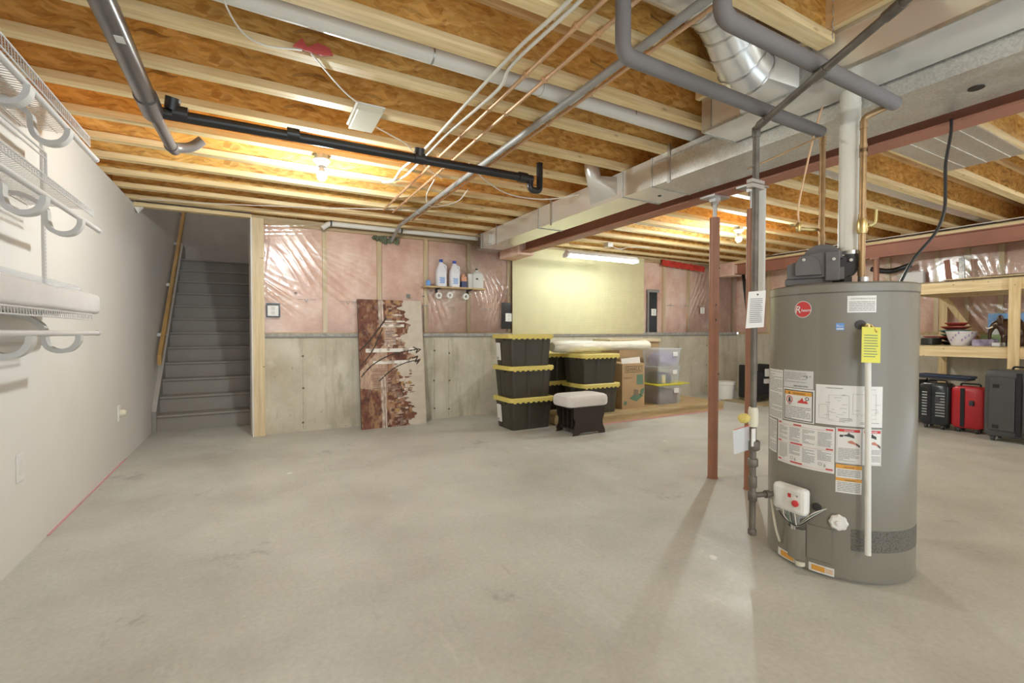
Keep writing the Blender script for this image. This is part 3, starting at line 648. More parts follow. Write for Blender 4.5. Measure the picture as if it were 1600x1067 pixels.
MB().lathe([(.02, -.035), (.024, -.02), (.024, .02), (.02, .035)], seg=12).tube([(0, 0, 0), (.012, -.025, 0)], .012, 0, 8).build('body', 'brass', vl)
MB().tube(bend([(.012, -.025, 0), (.025, -.045, .01), (.027, -.047, .075)], .02), .006, 0, 8).build('lever', 'lever_yellow', vl)
tag(vl, 'brass shutoff valve with yellow lever on the right copper riser', 'valve')
# relief tubing
pipe('copper_tubing', smoothpts([(2.655, 1.385, 2.40), (2.64, 1.42, 2.25), (2.615, 1.46, 2.0), (2.605, 1.475, 1.88), (2.61, 1.475, 1.80)]), .005, 'copper', 'thin copper tube bending down to a small brass valve', 0)
bv = MB().lathe([(.009, 0), (.014, .01), (.014, .04), (.009, .05)], (2.61, 1.475, 1.75), seg=10).tube([(2.60, 1.48, 1.765), (2.74, 1.43, 1.765)], .009, 0, 8).lathe([(.016, 0), (.016, .01)], (2.58, 1.49, 1.78), seg=8)
tag(bv.build('needle_valve', 'brass', loc=(2.61, 1.475, 1.75)), 'small brass valve at the end of the thin copper tube', 'valve')
pipe('copper_tubing', smoothpts([(2.20, 1.50, 2.03), (2.35, 1.45, 2.10), (2.55, 1.38, 2.20), (2.68, 1.40, 2.25)]), .004, 'copper_dull', 'thin bonding wire from the gas pipe up to the copper riser', 0)
# white vent pipe
pipe('vent_pipe', [(2.650, 1.249, 1.585), (2.650, 1.249, 2.413)], .045, 'pipe_cream', 'white plastic vent pipe rising from the water heater blower', 0, seg=24, extra=lambda mb, m: mb.lathe([(.047, 0), (.047, .012)], (2.650, 1.249, 2.34), seg=24) and None)
# gas line
gx, gy = 2.238, 1.482
def gasx(mb, mats):
    for z, h, r in ((2.215, .05, .021), (.62, .05, .034), (.53, .04, .026), (.43, .06, .022), (.355, .05, .022), (.17, .03, .021)): mb.lathe([(r * .85, -h / 2), (r, -h / 2 + .006), (r, h / 2 - .006), (r * .85, h / 2)], (gx, gy, z), seg=10)
    mb.tube([(gx, gy, .36), (gx + .06, gy - .02, .36), (2.435, 1.42, .358)], .0135, 0, 10)
    mb.tube([(gx + .07, gy - .024, .36), (gx + .09, gy - .03, .36)], .02, 0, 10)
    p0 = Vector((gx, gy, 2.238)); d = Vector((1.55, .27, 2.238)) - p0
    for t in (.05, .36, .62): mb.tube([tuple(p0 + d * (t - .025)), tuple(p0 + d * (t + .025))], .02, 0, 10)
    mats.append('steel_bright'); mb.box(gx - .05, gy - .016, 1.93, gx + .05, gy + .016, 1.95, 1); mb.box(gx - .05, gy - .016, 1.955, gx + .05, gy + .016, 1.972, 1)
    mats.append('black_iron'); return mats
gl2 = pipe('gas_pipe', [(1.55, .27, 2.238), (gx, gy, 2.238), (gx, gy, .16)], .0155, 'black_iron', 'dark iron gas pipe dropping to the left of the water heater', .03, extra=gasx)
gv = empty('gas_valve', (gx, gy, .765))
MB().lathe([(.02, -.05), (.024, -.03), (.024, .03), (.02, .05)], seg=12).build('body', 'plastic_cream', gv)
MB().tube([(-.06, -.0, .0), (-.02, 0, 0)], .012, 0, 8).lathe([(.006, -.035), (.03, -.02), (.034, 0), (.03, .02), (.006, .035)], (-.07, 0, 0), seg=10, axis='x').xf(Matrix.Translation((-.02,0,0)) @ Matrix.Scale(.8, 4)).build('handle', 'handle_yellow', gv)
tag(gv, 'gas shutoff valve with round yellow handle on the iron gas pipe', 'valve')
tg = MB().add([(-.06, 0, .0), (.055, 0, .01), (.045, .004, -.255), (-.075, .004, -.265), (-.06, .001, 0), (.055, .001, .01), (.045, .005, -.255), (-.075, .005, -.265)], [(0, 1, 2, 3), (7, 6, 5, 4), (0, 4, 5, 1), (1, 5, 6, 2), (2, 6, 7, 3), (3, 7, 4, 0)])
tg.lathe([(.006, -.002), (.006, 0)], (0, -.0005, -.02), 2, 8, axis='y')
for i in range(13):
    z = -.05 - i * .014; tg.add([(-.048 - .0008 * i, -.0008, z), (.035 - .03 * random.random(), -.0008, z + .003), (.035, -.0008, z - .003), (-.048, -.0008, z - .006)], [(0, 1, 2, 3)], 1)
to = tg.build('paper_tag', ['paper', 'ink_grey', 'ink']); to.location = (gx - .005, gy - .02, 1.405); to.rotation_euler = (0, 0, R(-33)); to.scale = (.74, 1, .70); tag(to, 'white paper tag hanging on the gas pipe', 'tag')
cl = MB().add([(0, 0, 0), (.10, -.02, .02), (.11, -.02, -.1), (.01, 0, -.12)], [(0, 1, 2, 3)]).add([(.001, .004, 0), (.10, -.016, .02), (.11, -.016, -.1), (.01, .004, -.12)], [(3, 2, 1, 0)])
cl.add([(.0, -.002, .005), (.1, -.022, .025), (.1, -.022, .028), (0, -.002, .008)], [(0, 1, 2, 3)], 1)
co = cl.build('inspection_tag', ['clear_plastic', 'ink_red', 'label_white'], fix=False); co.location = (gx - .13, gy + .02, .70); tag(co, 'clear plastic tag pouch with red print hanging beside the gas pipe', 'tag')
co2 = MB().box(-.014, -.003, -.045, .014, .003, .045).build('inspection_tag', 'label_white'); co2.location = (gx - .024, gy - .018, .665); tag(co2, 'small white card tied to the gas pipe by the union', 'tag')
# galvanised conduit, copper lines, white tubing under the joists
def straps(xs, mt=None):
    def f(mb, mats):
        for (x, y, r) in xs: mb.box(x - r - .003, y - .006, ZJ - .004 - 2 * r, x + r + .003, y + .006, ZJ - .001)
    return f
zc = 2.523
pipe('steel_pipe', [(1.585, .6, zc), (1.585, 5.75, zc), (1.585, 6.12, 2.40)], .021, 'galv_pipe', 'grey steel pipe under the joists reaching the back wall', .05, extra=lambda mb, m: [mb.tube([(1.585, y - .03, zc), (1.585, y + .03, zc)], .027, 0, 14) for y in (1.0, 5.0)] and None)
pipe('copper_line', [(1.662, .5, 2.537), (1.662, 5.45, 2.537)], .0105, 'copper', 'copper line under the joists right beside the grey steel pipe', 0, extra=straps([(1.662, y, .0105) for y in jy if y < 5.3 and y > .9]))
pipe('copper_line', [(1.245, .5, 2.537), (1.245, 5.15, 2.537)], .0105, 'copper', 'copper line under the joists nearest the white tubing', 0, extra=straps([(1.245, y, .0105) for y in jy if y < 5.1 and y > .9]))
pipe('copper_line', [(1.36, .5, 2.537), (1.36, 5.2, 2.537)], .0105, 'copper', 'copper line under the joists midway between white tubing and steel pipe', 0, extra=straps([(1.36, y, .0105) for y in jy if y < 5.1 and y > .9]))
pipe('water_tube', smoothpts([(1.13, .6, 2.54), (1.125, 1.55, 2.54), (1.10, 1.95, 2.54), (1.09, 2.6, 2.53), (1.10, 3.4, 2.54), (1.06, 3.75, 2.53), (1.05, 4.0, 2.50), (1.0, 4.15, 2.52)]), .0095, 'cable_white', 'white plastic water tube under the joists, outer one of the pair', 0)
pipe('water_tube', smoothpts([(1.17, .6, 2.54), (1.165, 1.5, 2.54), (1.14, 2.05, 2.54), (1.18, 2.3, 2.53), (1.15, 3.0, 2.54), (1.15, 3.6, 2.54), (1.11, 3.9, 2.51), (1.02, 4.12, 2.515)]), .0095, 'cable_white', 'white plastic water tube under the joists, inner one of the pair', 0)
# black drain lines
a1 = pipe('drain_pipe', [(-.462, .0, 2.40), (-.475, 3.12, 2.40)], .045, 'abs_grey', 'thick shiny dark drain pipe along the white wall', 0, seg=20, extra=lambda mb, m: (mb.tube([(-.474, 2.98, 2.40), (-.475, 3.2, 2.40)], .052, 0, 20), mb.tube(bend([(-.475, 3.15, 2.4), (-.46, 3.74, 2.40), (-.36, 3.80, 2.44), (-.30, 3.80, 2.50)], .06), .032, 0, 16), mb.tube([(-.462, 3.70, 2.40), (-.45, 3.78, 2.405)], .038, 0, 16), m.append('label_white'), mb.box(-.47, 2.35, 2.353, -.44, 2.40, 2.356, 1)) and None)
def d2(mb, mats):
    for x in (-.35, .22, 1.02, 1.86): mb.tube([(x - .035, 3.19, 2.42), (x + .035, 3.19, 2.42)], .04, 0, 18)
    mb.tube([(1.02, 3.19, 2.42), (1.02, 3.17, 2.485)], .036, 0, 14)
    mb.tube(bend([(1.86, 3.19, 2.42), (1.93, 3.19, 2.42), (1.93, 3.19, 2.335), (2.02, 3.19, 2.335), (2.02, 3.19, 2.56)], .035), .026, 0, 14)
    mb.tube([(-.39, 3.18, 2.43), (-.38, 3.16, 2.49)], .036, 0, 12)
pipe('drain_pipe', [(-.47, 3.19, 2.405), (1.95, 3.19, 2.42)], .031, 'abs_black', 'black plastic drain pipe crossing below the joists past the bulb', 0, seg=18, extra=d2)
pipe('white_drain', [(-.9, 2.285, 2.615), (2.78, 2.285, 2.60)], .045, 'pvc_white', 'white plastic pipe between two joists reaching the trunk duct', 0, seg=20, extra=lambda mb, m: (mb.tube([(1.45, 2.285, 2.606), (1.62, 2.285, 2.605)], .05, 0, 20), m.append('galvanised_dull'), [mb.tube([(x - .005, 2.285, 2.608), (x + .005, 2.285, 2.608)], .0465, 1, 20) for x in (.8, 2.15)]) and None)
pipe('white_drain', [(.72, 6.02, 2.45), (.80, 6.02, 2.515), (2.75, 5.98, 2.515)], .03, 'pvc_white', 'white plastic pipe along the top of the back wall', .03, seg=16, extra=lambda mb, m: (m.append('rubber'), [mb.tube([(x - .008, 6.0, 2.515), (x + .008, 6.0, 2.515)], .034, 1, 16) for x in (.82, 1.68, 2.42)]) and None)
tag(MB().tube(bend([(8.56, 3.7, 2.2), (8.56, 3.45, 2.12), (8.56, 3.2, 2.2)], .15), .04, 0, 16).build('drain_elbow', 'abs_black', loc=(8.56, 3.45, 2.1)), 'black plastic drain bend on the wall below the right beam', 'pipe')
# cables
def cable(pts, r, mt, label, cat='cable'): return pipe('cable', smoothpts(pts, 6), r, mt, label, 0, cat, seg=6)
cable([(-.14, 2.05, 2.56), (-.06, 2.35, 2.53), (.04, 2.48, 2.54), (.21, 2.44, 2.541)], .0045, 'cable_white', 'white cable hanging from the near joist to the red clip')
cable([(.25, 2.45, 2.541), (.45, 2.75, 2.545), (.58, 2.86, 2.535)], .0045, 'cable_white', 'white cable from the red clip to the white box')
cable([(.69, 3.08, 2.53), (.84, 3.2, 2.54), (.97, 3.3, 2.54), (1.2, 3.6, 2.52), (1.4, 3.75, 2.5)], .0045, 'cable_white', 'white cable from the white box towards the copper lines')
cable([(-1.0, 5.95, 2.545), (-.3, 5.75, 2.542), (.5, 5.45, 2.54), (1.2, 5.15, 2.54), (1.5, 5.0, 2.53)], .005, 'cable_white', 'white cable crossing the joists above the stairs')
cable([(1.50, 3.42, 2.54), (1.75, 3.62, 2.50), (2.05, 3.75, 2.46), (2.4, 3.7, 2.45), (2.70, 3.56, 2.50)], .006, 'cable_white', 'white cable sagging between the steel pipe and the trunk duct')
cable([(1.35, 3.8, 2.5), (1.38, 4.1, 2.44), (1.52, 4.35, 2.42), (1.72, 4.2, 2.46), (1.75, 4.0, 2.53)], .005, 'cable_white', 'loose white cable loop around the steel pipe')
cable([(3.19, 1.03, 2.31), (3.14, 1.015, 2.22), (3.04, 1.0, 2.05), (2.98, .98, 1.90), (2.94, .97, 1.79), (2.90, .99, 1.68), (2.84, 1.05, 1.56), (2.815, 1.10, 1.43)], .007, 'cable_black', 'black power cable from the beam down to the water heater')
cable([(8.0, 5.2, 2.54), (7.95, 3.9, 2.535), (7.98, 2.8, 2.54), (7.9, 1.7, 2.53), (7.95, .8, 2.54)], .008, 'cable_black', 'black cable bundle lying along the top of the right beam')
cable([(7.9, 4.9, 2.548), (7.85, 3.6, 2.54), (7.88, 2.4, 2.545), (7.8, 1.2, 2.54)], .006, 'cable_white', 'white cable lying along the top of the right beam')
# red clip, white box, chains
rc = MB().prism([(.17, 2.553), (.21, 2.60), (.235, 2.565), (.28, 2.60), (.335, 2.588), (.35, 2.56), (.30, 2.545), (.23, 2.548)], 'y', 2.445, 2.4545)
tag(rc.build('plastic_clip', 'plastic_red', loc=(.26, 2.45, 2.545)), 'red plastic clip on the side of a joist', 'clip')
wb = empty('junction_cover', (.615, 3.0, 2.51))
MB().box(-.075, -.155, 0, .075, .155, .035, bev=.006).build('cover', 'plastic_cream', wb)
MB().box(-.085, -.165, .03, .085, .165, .039).build('flange', 'plastic_white', wb)
tag(wb, 'cream plastic box cover fixed below the joists', 'box')
for i, (x, y) in enumerate(((2.36, 1.19), (2.44, 1.17))):
    ch = MB()
    for k in range(9): ch.tube([(x, y, 2.56 + k * .03), (x + (.006 if k % 2 else -.006), y, 2.575 + k * .03), (x, y, 2.59 + k * .03)], .003, 0, 5)
    tag(ch.build('hanging_chain', 'steel_bright', loc=(x, y, 2.55)), ('thin metal chain hanging above the return duct, left one' if i == 0 else 'thin metal chain hanging above the return duct, right one'), 'chain', 'chains above the return duct')

# ------------------------------------------------------------------ water heater
TR, TH = .326, 1.44
th = empty('water_heater', (2.744, 1.332, 0), R(-64.1))
MB().lathe([(TR - .012, .0), (TR - .012, .012), (TR, .014), (TR, 1.392)], seg=96, caps=(True, False)).build('jacket', 'tank_grey', th)
MB().lathe([(TR + .0025, 1.395), (TR + .003, 1.43), (TR - .004, 1.438), (TR - .02, 1.441), (TR - .04, 1.4415)], seg=96, caps=(False, True)).build('top_cap', 'tank_grey', th)
MB().lathe([(TR + .001, 1.388), (TR + .001, 1.395)], seg=96, caps=(False, False)).build('seam', 'tank_seam', th)
def cyl(th_deg, z, off=.001): a = R(th_deg); return ((TR + off) * math.cos(a), (TR + off) * math.sin(a), z)
class Lab:
    """thin sticker wrapped on the tank: u runs along the arc from the left edge (fraction 0..1), v upward"""
    def __init__(s, a0, a1, z0, z1, base=0, thick=.0012): s.a0, s.a1, s.z0, s.z1 = a0, a1, z0, z1; s.mb = MB(); s.k = 0; s.rect(0, 0, 1, 1, base, thick)
    def P(s, u, v, off): return cyl(s.a0 + (s.a1 - s.a0) * u, s.z0 + (s.z1 - s.z0) * v, off)
    def rect(s, u0, v0, u1, v1, mi, off=None):
        off = off or .0018 + .0001 * mi; n_ = max(1, int(abs(s.a1 - s.a0) * (u1 - u0) / 3))
        lo = [s.P(u0 + (u1 - u0) * i / n_, v0, off) for i in range(n_ + 1)]; hi = [s.P(u0 + (u1 - u0) * i / n_, v1, off) for i in range(n_ + 1)]
        s.mb.loft([lo, hi], mi, (False, False), False, True); return s
    def lines(s, u0, v0, u1, v1, n_, mi=2, fill=.45):
        for i in range(n_):
            v = v1 - (v1 - v0) * (i + .5) / n_; h = (v1 - v0) / n_ * fill / 2; u = u0
            while u < u1 - .01:
                w = min((u1 - u0) * random.uniform(.08, .3), u1 - u); s.rect(u, v - h, u + w, v + h, mi); u += w + (u1 - u0) * .02
                if random.random() < .06: break
        return s
    def frame(s, u0, v0, u1, v1, t, mi):
        A = R(abs(s.a1 - s.a0)) * TR; tu, tv = t / A, t / (s.z1 - s.z0)
        for q in ((u0, v0, u1, v0 + tv), (u0, v1 - tv, u1, v1), (u0, v0, u0 + tu, v1), (u1 - tu, v0, u1, v1)): s.rect(*q, mi)
        return s
    def poly(s, pts, mi, off=.0026): s.mb.add([s.P(u, v, off) for u, v in pts], [tuple(range(len(pts)))], mi); return s
    def disc(s, u, v, r, mi, off=.0024, r2=0, k=28):
        A = R(abs(s.a1 - s.a0)) * TR; H = s.z1 - s.z0
        o = [s.P(u + r * math.cos(2 * PI * i / k) / A, v + r * math.sin(2 * PI * i / k) / H, off) for i in range(k)]
        i_ = [s.P(u + r2 * math.cos(2 * PI * i / k) / A, v + r2 * math.sin(2 * PI * i / k) / H, off) for i in range(k)]
        if r2: s.mb.add(o + i_, [(i, (i + 1) % k, k + (i + 1) % k, k + i) for i in range(k)], mi)
        else: s.mb.add(o, [tuple(range(k))], mi)
        return s
    def text(s, t, u, v, size, mi, off=.003, bold=0, shear=0):
        A = R(abs(s.a1 - s.a0)) * TR; H = s.z1 - s.z0; vv, f, w, h = text2d(t, size, bold=bold)
        s.mb.add([s.P(u + (x + shear * y) / A, v + y / H, off) for x, y in vv], f, mi); return s
    def done(s, name, mats, label=None):
        o = s.mb.build(name, mats, th, fix=False)
        if label: o['label'] = label
        return o
LM = ['label_white', 'label_grey', 'ink_grey', 'ink', 'ink_red', 'ink_orange', 'ink_blue', 'ink_pink', 'skin_tone']
Lab(-165, -137, .735, 1.0).lines(.03, .03, .97, .97, 34).done('instruction_label', LM, 'tall white sticker of small print on the left')
L = Lab(-136, -108, .915, 1.005, 1); L.lines(.05, .3, .8, .9, 7).text('* E *', .82, .58, .02, 3).text('0000 0000 0000', .62, .08, .011, 3); L.done('rating_label', LM, 'white rating plate sticker')
L = Lab(-136, -107, .745, .912); L.frame(.04, .03, .96, .95, .004, 3).rect(.07, .80, .93, .92, 5).text('WARNING', .55, .825, .013, 3).poly([(.2, .82), (.27, .82), (.235, .9)], 3)
L.disc(.24, .65, .019, 4, r2=.015).poly([(.2, .58), (.29, .58), (.27, .72), (.22, .72)], 3).poly([(.5, .57), (.83, .57), (.78, .66), (.7, .63), (.66, .74), (.6, .66), (.56, .64)], 4).disc(.8, .72, .009, 3, r2=.006)
L.lines(.2, .48, .85, .53, 1, 3).lines(.08, .06, .9, .46, 8).done('warning_label', LM, 'white sticker with orange warning bar and black frame')
L = Lab(-106, -58.7, .752, .945); L.text('WIRING DIAGRAM', .28, .91, .008, 3).text('INSTALLATION', .8, .91, .007, 2)
for q in ((.05, .15, .18, .5), (.2, .1, .5, .75), (.55, .3, .9, .8)): L.frame(*q, .001, 2)
for i in range(26):
    u, v = random.uniform(.06, .9), random.uniform(.12, .85); L.rect(u, v, min(.97, u + random.uniform(.02, .12)), v + .008, 2)
L.lines(.36, .08, .55, .2, 3).lines(.66, .06, .95, .12, 2).done('diagram_label', LM, 'wide white wiring diagram sticker')
Lab(-165, -145, .55, .728).lines(.03, .05, .97, .96, 22).done('instruction_label', LM, 'lower small print sticker on the left edge')
L = Lab(-143, -92, .515, .738)
for v in (.93, .5, .06):
    for u0, u1 in ((.02, .1), (.36, .5) if v > .6 else (.3, .52), (.88, .98)): L.rect(u0, v, u1, v + .03, 4)
    L.rect(.02, v - .015, .98, v - .01, 7)
for c in range(4): L.lines(.04 + c * .24, .56, .24 + c * .24, .88, 11).lines(.04 + c * .24, .25 if c % 2 else .13, .24 + c * .24, .47, 7 if c % 2 else 11)
for u in (.33, .8): L.disc(u, .17, .008, 2, r2=.006).poly([(u + .05, .12), (u + .08, .12), (u + .065, .2)], 2)
L.done('instruction_label', LM, 'wide white instruction sticker with red headings')
def danger(a0, a1, nm):
    L = Lab(a0, a1, .572, .743); L.frame(.04, .02, .97, .98, .001, 2).rect(.08, .89, .93, .965, 4).text('DANGER', .52, .905, .0095, 0, bold=.01)
    L.poly([(.2, .78), (.5, .76), (.72, .72), (.7, .8), (.55, .84), (.5, .88), (.44, .82)], 3).poly([(.15, .74), (.28, .74), (.28, .8), (.15, .8)], 3)
    L.poly([(.45, .62), (.6, .66), (.86, .56), (.88, .5), (.7, .56), (.5, .58)], 8).poly([(.78, .6), (.93, .54), (.93, .47), (.8, .53)], 3)
    L.lines(.1, .06, .92, .44, 11).done('danger_label', LM, nm)
danger(-91.3, -73.5, 'red headed danger sticker left of the white drain tube'); danger(-73, -59, 'red headed danger sticker right of the white drain tube')
L = Lab(-91, -73, .43, .566); L.rect(.0, .86, 1, 1, 5).rect(0, .42, 1, .53, 5).text('CAUTION', .5, .89, .009, 3).text('WARNING', .55, .435, .009, 3).lines(.06, .58, .95, .83, 4).lines(.06, .05, .95, .39, 6).done('caution_label', LM, 'white caution sticker with two orange bars')
L = Lab(-84.7, -64.5, 1.293, 1.372); L.lines(.06, .08, .95, .68, 6, 2).text('CAUTION', .3, .78, .010, 2).text('AVERTISSEMENT', .72, .78, .008, 2).done('notice_label', LM, 'white small print sticker near the top right')
L = Lab(-92.3, -86.5, 1.209, 1.243, 6); L.rect(.08, .12, .92, .3, 0).lines(.1, .5, .9, .8, 2, 0).done('energy_label', LM, 'small square blue sticker')
L = Lab(-128, -107, 1.26, 1.37); L.mb = MB(); L.disc(.5, .5, .042, 0, .0012).disc(.5, .5, .039, 4, .0018)
L.text('R', .31, .34, .050, 0, .0026, .012, .15).text('heem', .62, .39, .0205, 0, .0026, .014, .2); L.done('round_badge', LM, 'round red badge with white script')
o = Lab(-141, -122, .012, .052); o.rect(.2, .15, .95, .85, 5).done('service_label', LM, 'orange and white strip low on the left')
o = Lab(-110, -91, .012, .052); o.rect(.12, .2, .65, .85, 5).lines(.68, .2, .95, .8, 3, 5).done('service_label', LM, 'orange and white strip low in the middle')
Lab(-80, -8, .158, .262, 0, .0008).done('air_screen', ['tank_screen'], 'dark perforated screen band')
# relief valve port, tag, drain tube
def at(a, z, off): return Vector(cyl(a, z, off))
a = -73.2
MB().lathe([(.022, 0), (.022, .004)], seg=20, axis='y').xf(Matrix.Translation(at(-75.5, 1.235, .001)) @ Matrix.Rotation(R(-74.5 + 90), 4, 'Z') @ Matrix.Rotation(PI, 4, 'Z')).build('relief_port', 'rubber', th)
MB().tube([tuple(at(a, 1.23, -.005)), tuple(at(a, 1.228, .05))], .012, 0, 12).tube([tuple(at(a, 1.235, .05)), tuple(at(a, 1.18, .05))], .013, 0, 12).tube([tuple(at(a + 1, 1.235, .06)), tuple(at(a + 4, 1.20, .075))], .004, 0, 6).build('relief_valve', 'brass', th)
p0, p1 = at(a, 1.2, .05), at(-71.8, .172, .06)
MB().tube([tuple(p0), tuple(p1)], .0125, 0, 16).build('drain_tube', 'pvc_white', th)
tgm = MB(); c0, c1 = at(-77.6, 1.225, .072), at(-67.2, 1.222, .072); d0, d1 = at(-77.8, 1.062, .075), at(-67.4, 1.06, .075)
tgm.add([tuple(c0), tuple(c1), tuple(d1), tuple(d0)], [(0, 1, 2, 3)]); nrm = at(-72, 0, 0).normalized() * -.0015
tgm.add([tuple(Vector(q) + nrm) for q in (c0, c1, d1, d0)], [(3, 2, 1, 0)])
for i in range(9):
    t = .22 + i * .075; q0, q1 = c0.lerp(d0, t), c1.lerp(d1, t); e = -nrm * .5; dz = Vector((0, 0, .0035))
    A_, B_ = q0.lerp(q1, .12) + e, q0.lerp(q1, .88 - .2 * random.random()) + e; tgm.add([tuple(A_), tuple(B_), tuple(B_ - dz), tuple(A_ - dz)], [(0, 1, 2, 3)], 1)
tgm.build('valve_tag', ['tag_yellow', 'ink_green'], th, fix=False)['label'] = 'yellow hanging tag'
# white scalloped drain cap
dc = MB(); rg = []
for r_, z in ((.036, 0), (.038, .012), (.03, .02)): rg.append([((r_ + .002 * math.cos(8 * 2 * PI * j / 48)) * math.cos(2 * PI * j / 48), z, (r_ + .002 * math.cos(8 * 2 * PI * j / 48)) * math.sin(2 * PI * j / 48)) for j in range(48)])
dc.loft(rg); dc.lathe([(.012, .02), (.012, .028), (.006, .03)], seg=12, axis='y')
mtx = Matrix.Translation(at(-88.6, .286, .001)) @ Matrix.Rotation(R(-88.6 - 90), 4, 'Z'); dc.xf(mtx); dc.build('drain_cap', 'plastic_white', th)
# gas control box, wires, cover
ga = -120; gm = Matrix.Translation(at(ga, .365, 0)) @ Matrix.Rotation(R(ga + 90), 4, 'Z')
gb = MB().box(-.082, -.085, -.07, .09, -.03, .065, bev=.02).xf(gm); gbo = gb.build('gas_control', 'plastic_white', th)
q = MB().add([(.005, -.0862, .01), (.022, -.0862, .01), (.022, -.0862, .03), (.005, -.0862, .03)], [(0, 1, 2, 3)]).xf(gm); q.build('red_mark', 'ink_red', gbo, fix=False)
q = MB().lathe([(.016, 0), (.016, -.008), (.012, -.011)], (.045, -.085, -.012), 0, 16, axis='y').xf(gm); q.build('knob', 'ink_red', gbo)
q = MB().lathe([(.005, 0), (.005, -.001)], (.052, -.0855, .025), 0, 10, axis='y').xf(gm); q.build('indicator', 'ink_grey', gbo)
MB().box(-.03, -.075, -.085, .06, -.01, -.055).box(.02, -.075, -.13, .045, -.05, -.085).tube([(-.02, -.07, -.07), (-.06, -.08, -.075)], .006, 0, 8).xf(gm).build('valve_body', 'galv_pipe', th)
MB().box(-.03, -.03, -.03, .06, .02, .05).xf(gm).build('mount', 'black_iron', th)
w = MB()
for k in range(5):
    p = [Vector((-.05 + .02 * k, -.07, -.055)), Vector((-.03 + .02 * k, -.085, -.09 - .006 * k)), Vector((.05, -.085 + .004 * k, -.12)), Vector((.11, -.05, -.06 + .004 * k)), Vector((.14, -.005 + .01, -.02))]
    w.tube(smoothpts(p, 5), .0028, k % 3, 5)
w.xf(gm); w.build('wiring', ['cable_black', 'cable_white', 'ink_green'], th)
MB().lathe([(.02, 0), (.02, .006), (.012, .007)], seg=14, axis='y').xf(Matrix.Translation(at(-104, .336, .0)) @ Matrix.Rotation(R(-104 - 90), 4, 'Z')).build('grommet', 'rubber', th)
MB().tube(smoothpts([tuple(at(-139, .31, .05)), tuple(at(-138, .25, .045)), tuple(at(-137.5, .16, .03)), tuple(at(-137, .09, .01))]), .006, 0, 8).build('thermocouple_lead', 'plastic_cream', th)
MB().tube([tuple(at(-121, .30, .05)), tuple(at(-120.5, .2, .035))], .006, 0, 8).tube([tuple(at(-119.5, .30, .045)), tuple(at(-119, .2, .03))], .005, 0, 8).build('burner_tube', 'steel_bright', th)
cv = MB(); rg = []
for z, o_ in ((.205, .03), (.05, .03), (.04, .0)):
    rg.append([tuple(at(-128 + 16 * i / 10, z, .001 + o_ * math.sin(PI * min(1, max(0, i / 10))) ** .35)) for i in range(11)])
cv.loft(rg, 0, (False, False), False); cv.build('burner_cover', 'tank_grey', th)
cp = MB(); rg = []
for z, o_ in ((.243, .0005), (.24, .006), (.075, .006), (.072, .0005)): rg.append([tuple(at(-111.5 + 18.5 * i / 8, z, o_)) for i in range(9)])
cp.loft(rg, 0, (False, False), False); cp.build('access_panel', 'tank_grey', th)
MB().lathe([(.022, 0), (.022, .02)], seg=14).xf(Matrix.Translation(at(-116, .022, .012))).build('drain_knob', 'plastic_cream', th)
MB().lathe([(.024, 1.44), (.024, 1.46)], (-.086, .005, 0), seg=16).lathe([(.024, 1.44), (.024, 1.47)], (.096, -.188, 0), seg=16).build('nipple', 'steel_bright', th)
# blower on top
bl = MB().box(-.235, -.24, 1.44, -.03, -.035, 1.475, bev=.006).build('blower_base', 'blower_grey', th)
hs = MB().prism([(-.225, 1.475), (-.225, 1.545), (-.185, 1.56), (-.165, 1.59), (-.06, 1.60), (-.045, 1.56), (-.03, 1.475)], 'y', -.25, -.04)
hs.build('blower_housing', 'blower_grey', th)
fb = MB(); rg = []
for y_, s_ in ((-.25, 1), (-.275, .93)): rg.append([(-.13 + s_ * px_, y_, 1.53 + s_ * pz_) for px_, pz_ in ((-.06, -.045), (-.06, .02), (-.035, .055), (.02, .055), (.045, .03), (.06, -.045))])
fb.loft(rg, 0, (False, True), True, False); fb.build('front_cover', 'blower_grey', th)
MB().box(-.06, -.262, 1.455, .0, -.05, 1.60, bev=.004).box(.0, -.255, 1.46, .018, -.06, 1.52).build('fan_scroll', 'blower_grey', th)
dm = MB(); poly = [(-.075 + .085 * math.cos(PI * i / 16), 1.57 + .075 * math.sin(PI * i / 16)) for i in range(17)]
dm.prism(poly, 'y', -.215, -.045, smooth=False); dm.build('motor_dome', 'blower_grey', th)
bt = MB()
for x_, z_, y_ in ((-.15, 1.565, -.276), (-.025, 1.56, -.263), (.045, 1.56, -.176)): bt.lathe([(.0055, 0), (.0055, -.012)], (x_, y_, z_), 0, 10, axis='y').lathe([(.008, 0), (.008, -.004)], (x_, y_, z_), 0, 10, axis='y')
bt.build('bolt', 'steel_bright', th)
el = MB().prism([(-.005, 1.475), (.02, 1.475), (.06, 1.495), (.085, 1.53), (.092, 1.58), (-.002, 1.58), (-.005, 1.55)], 'y', -.165, -.075); el.lathe([(.048, 1.555), (.05, 1.60)], (.043, -.12, 0), seg=24); el.box(.0, -.15, 1.44, .05, -.09, 1.48)
el.build('exhaust_boot', 'rubber', th)
MB().lathe([(.0515, 1.592), (.0515, 1.61)], (.043, -.12, 0), seg=24).box(.085, -.14, 1.594, .10, -.125, 1.608).build('clamp', 'steel_bright', th)
MB().tube(smoothpts([(.093, -.13, 1.6), (.098, -.14, 1.54), (.10, -.15, 1.48), (.10, -.16, 1.445)]), .003, 0, 6).lathe([(.006, 0), (.006, .012)], (.099, -.145, 1.52), 1, 8).build('sensor_lead', ['cable_white', 'ink_red'], th)
tag(th, 'grey cylindrical gas water heater covered in stickers with blower on top', 'water heater')

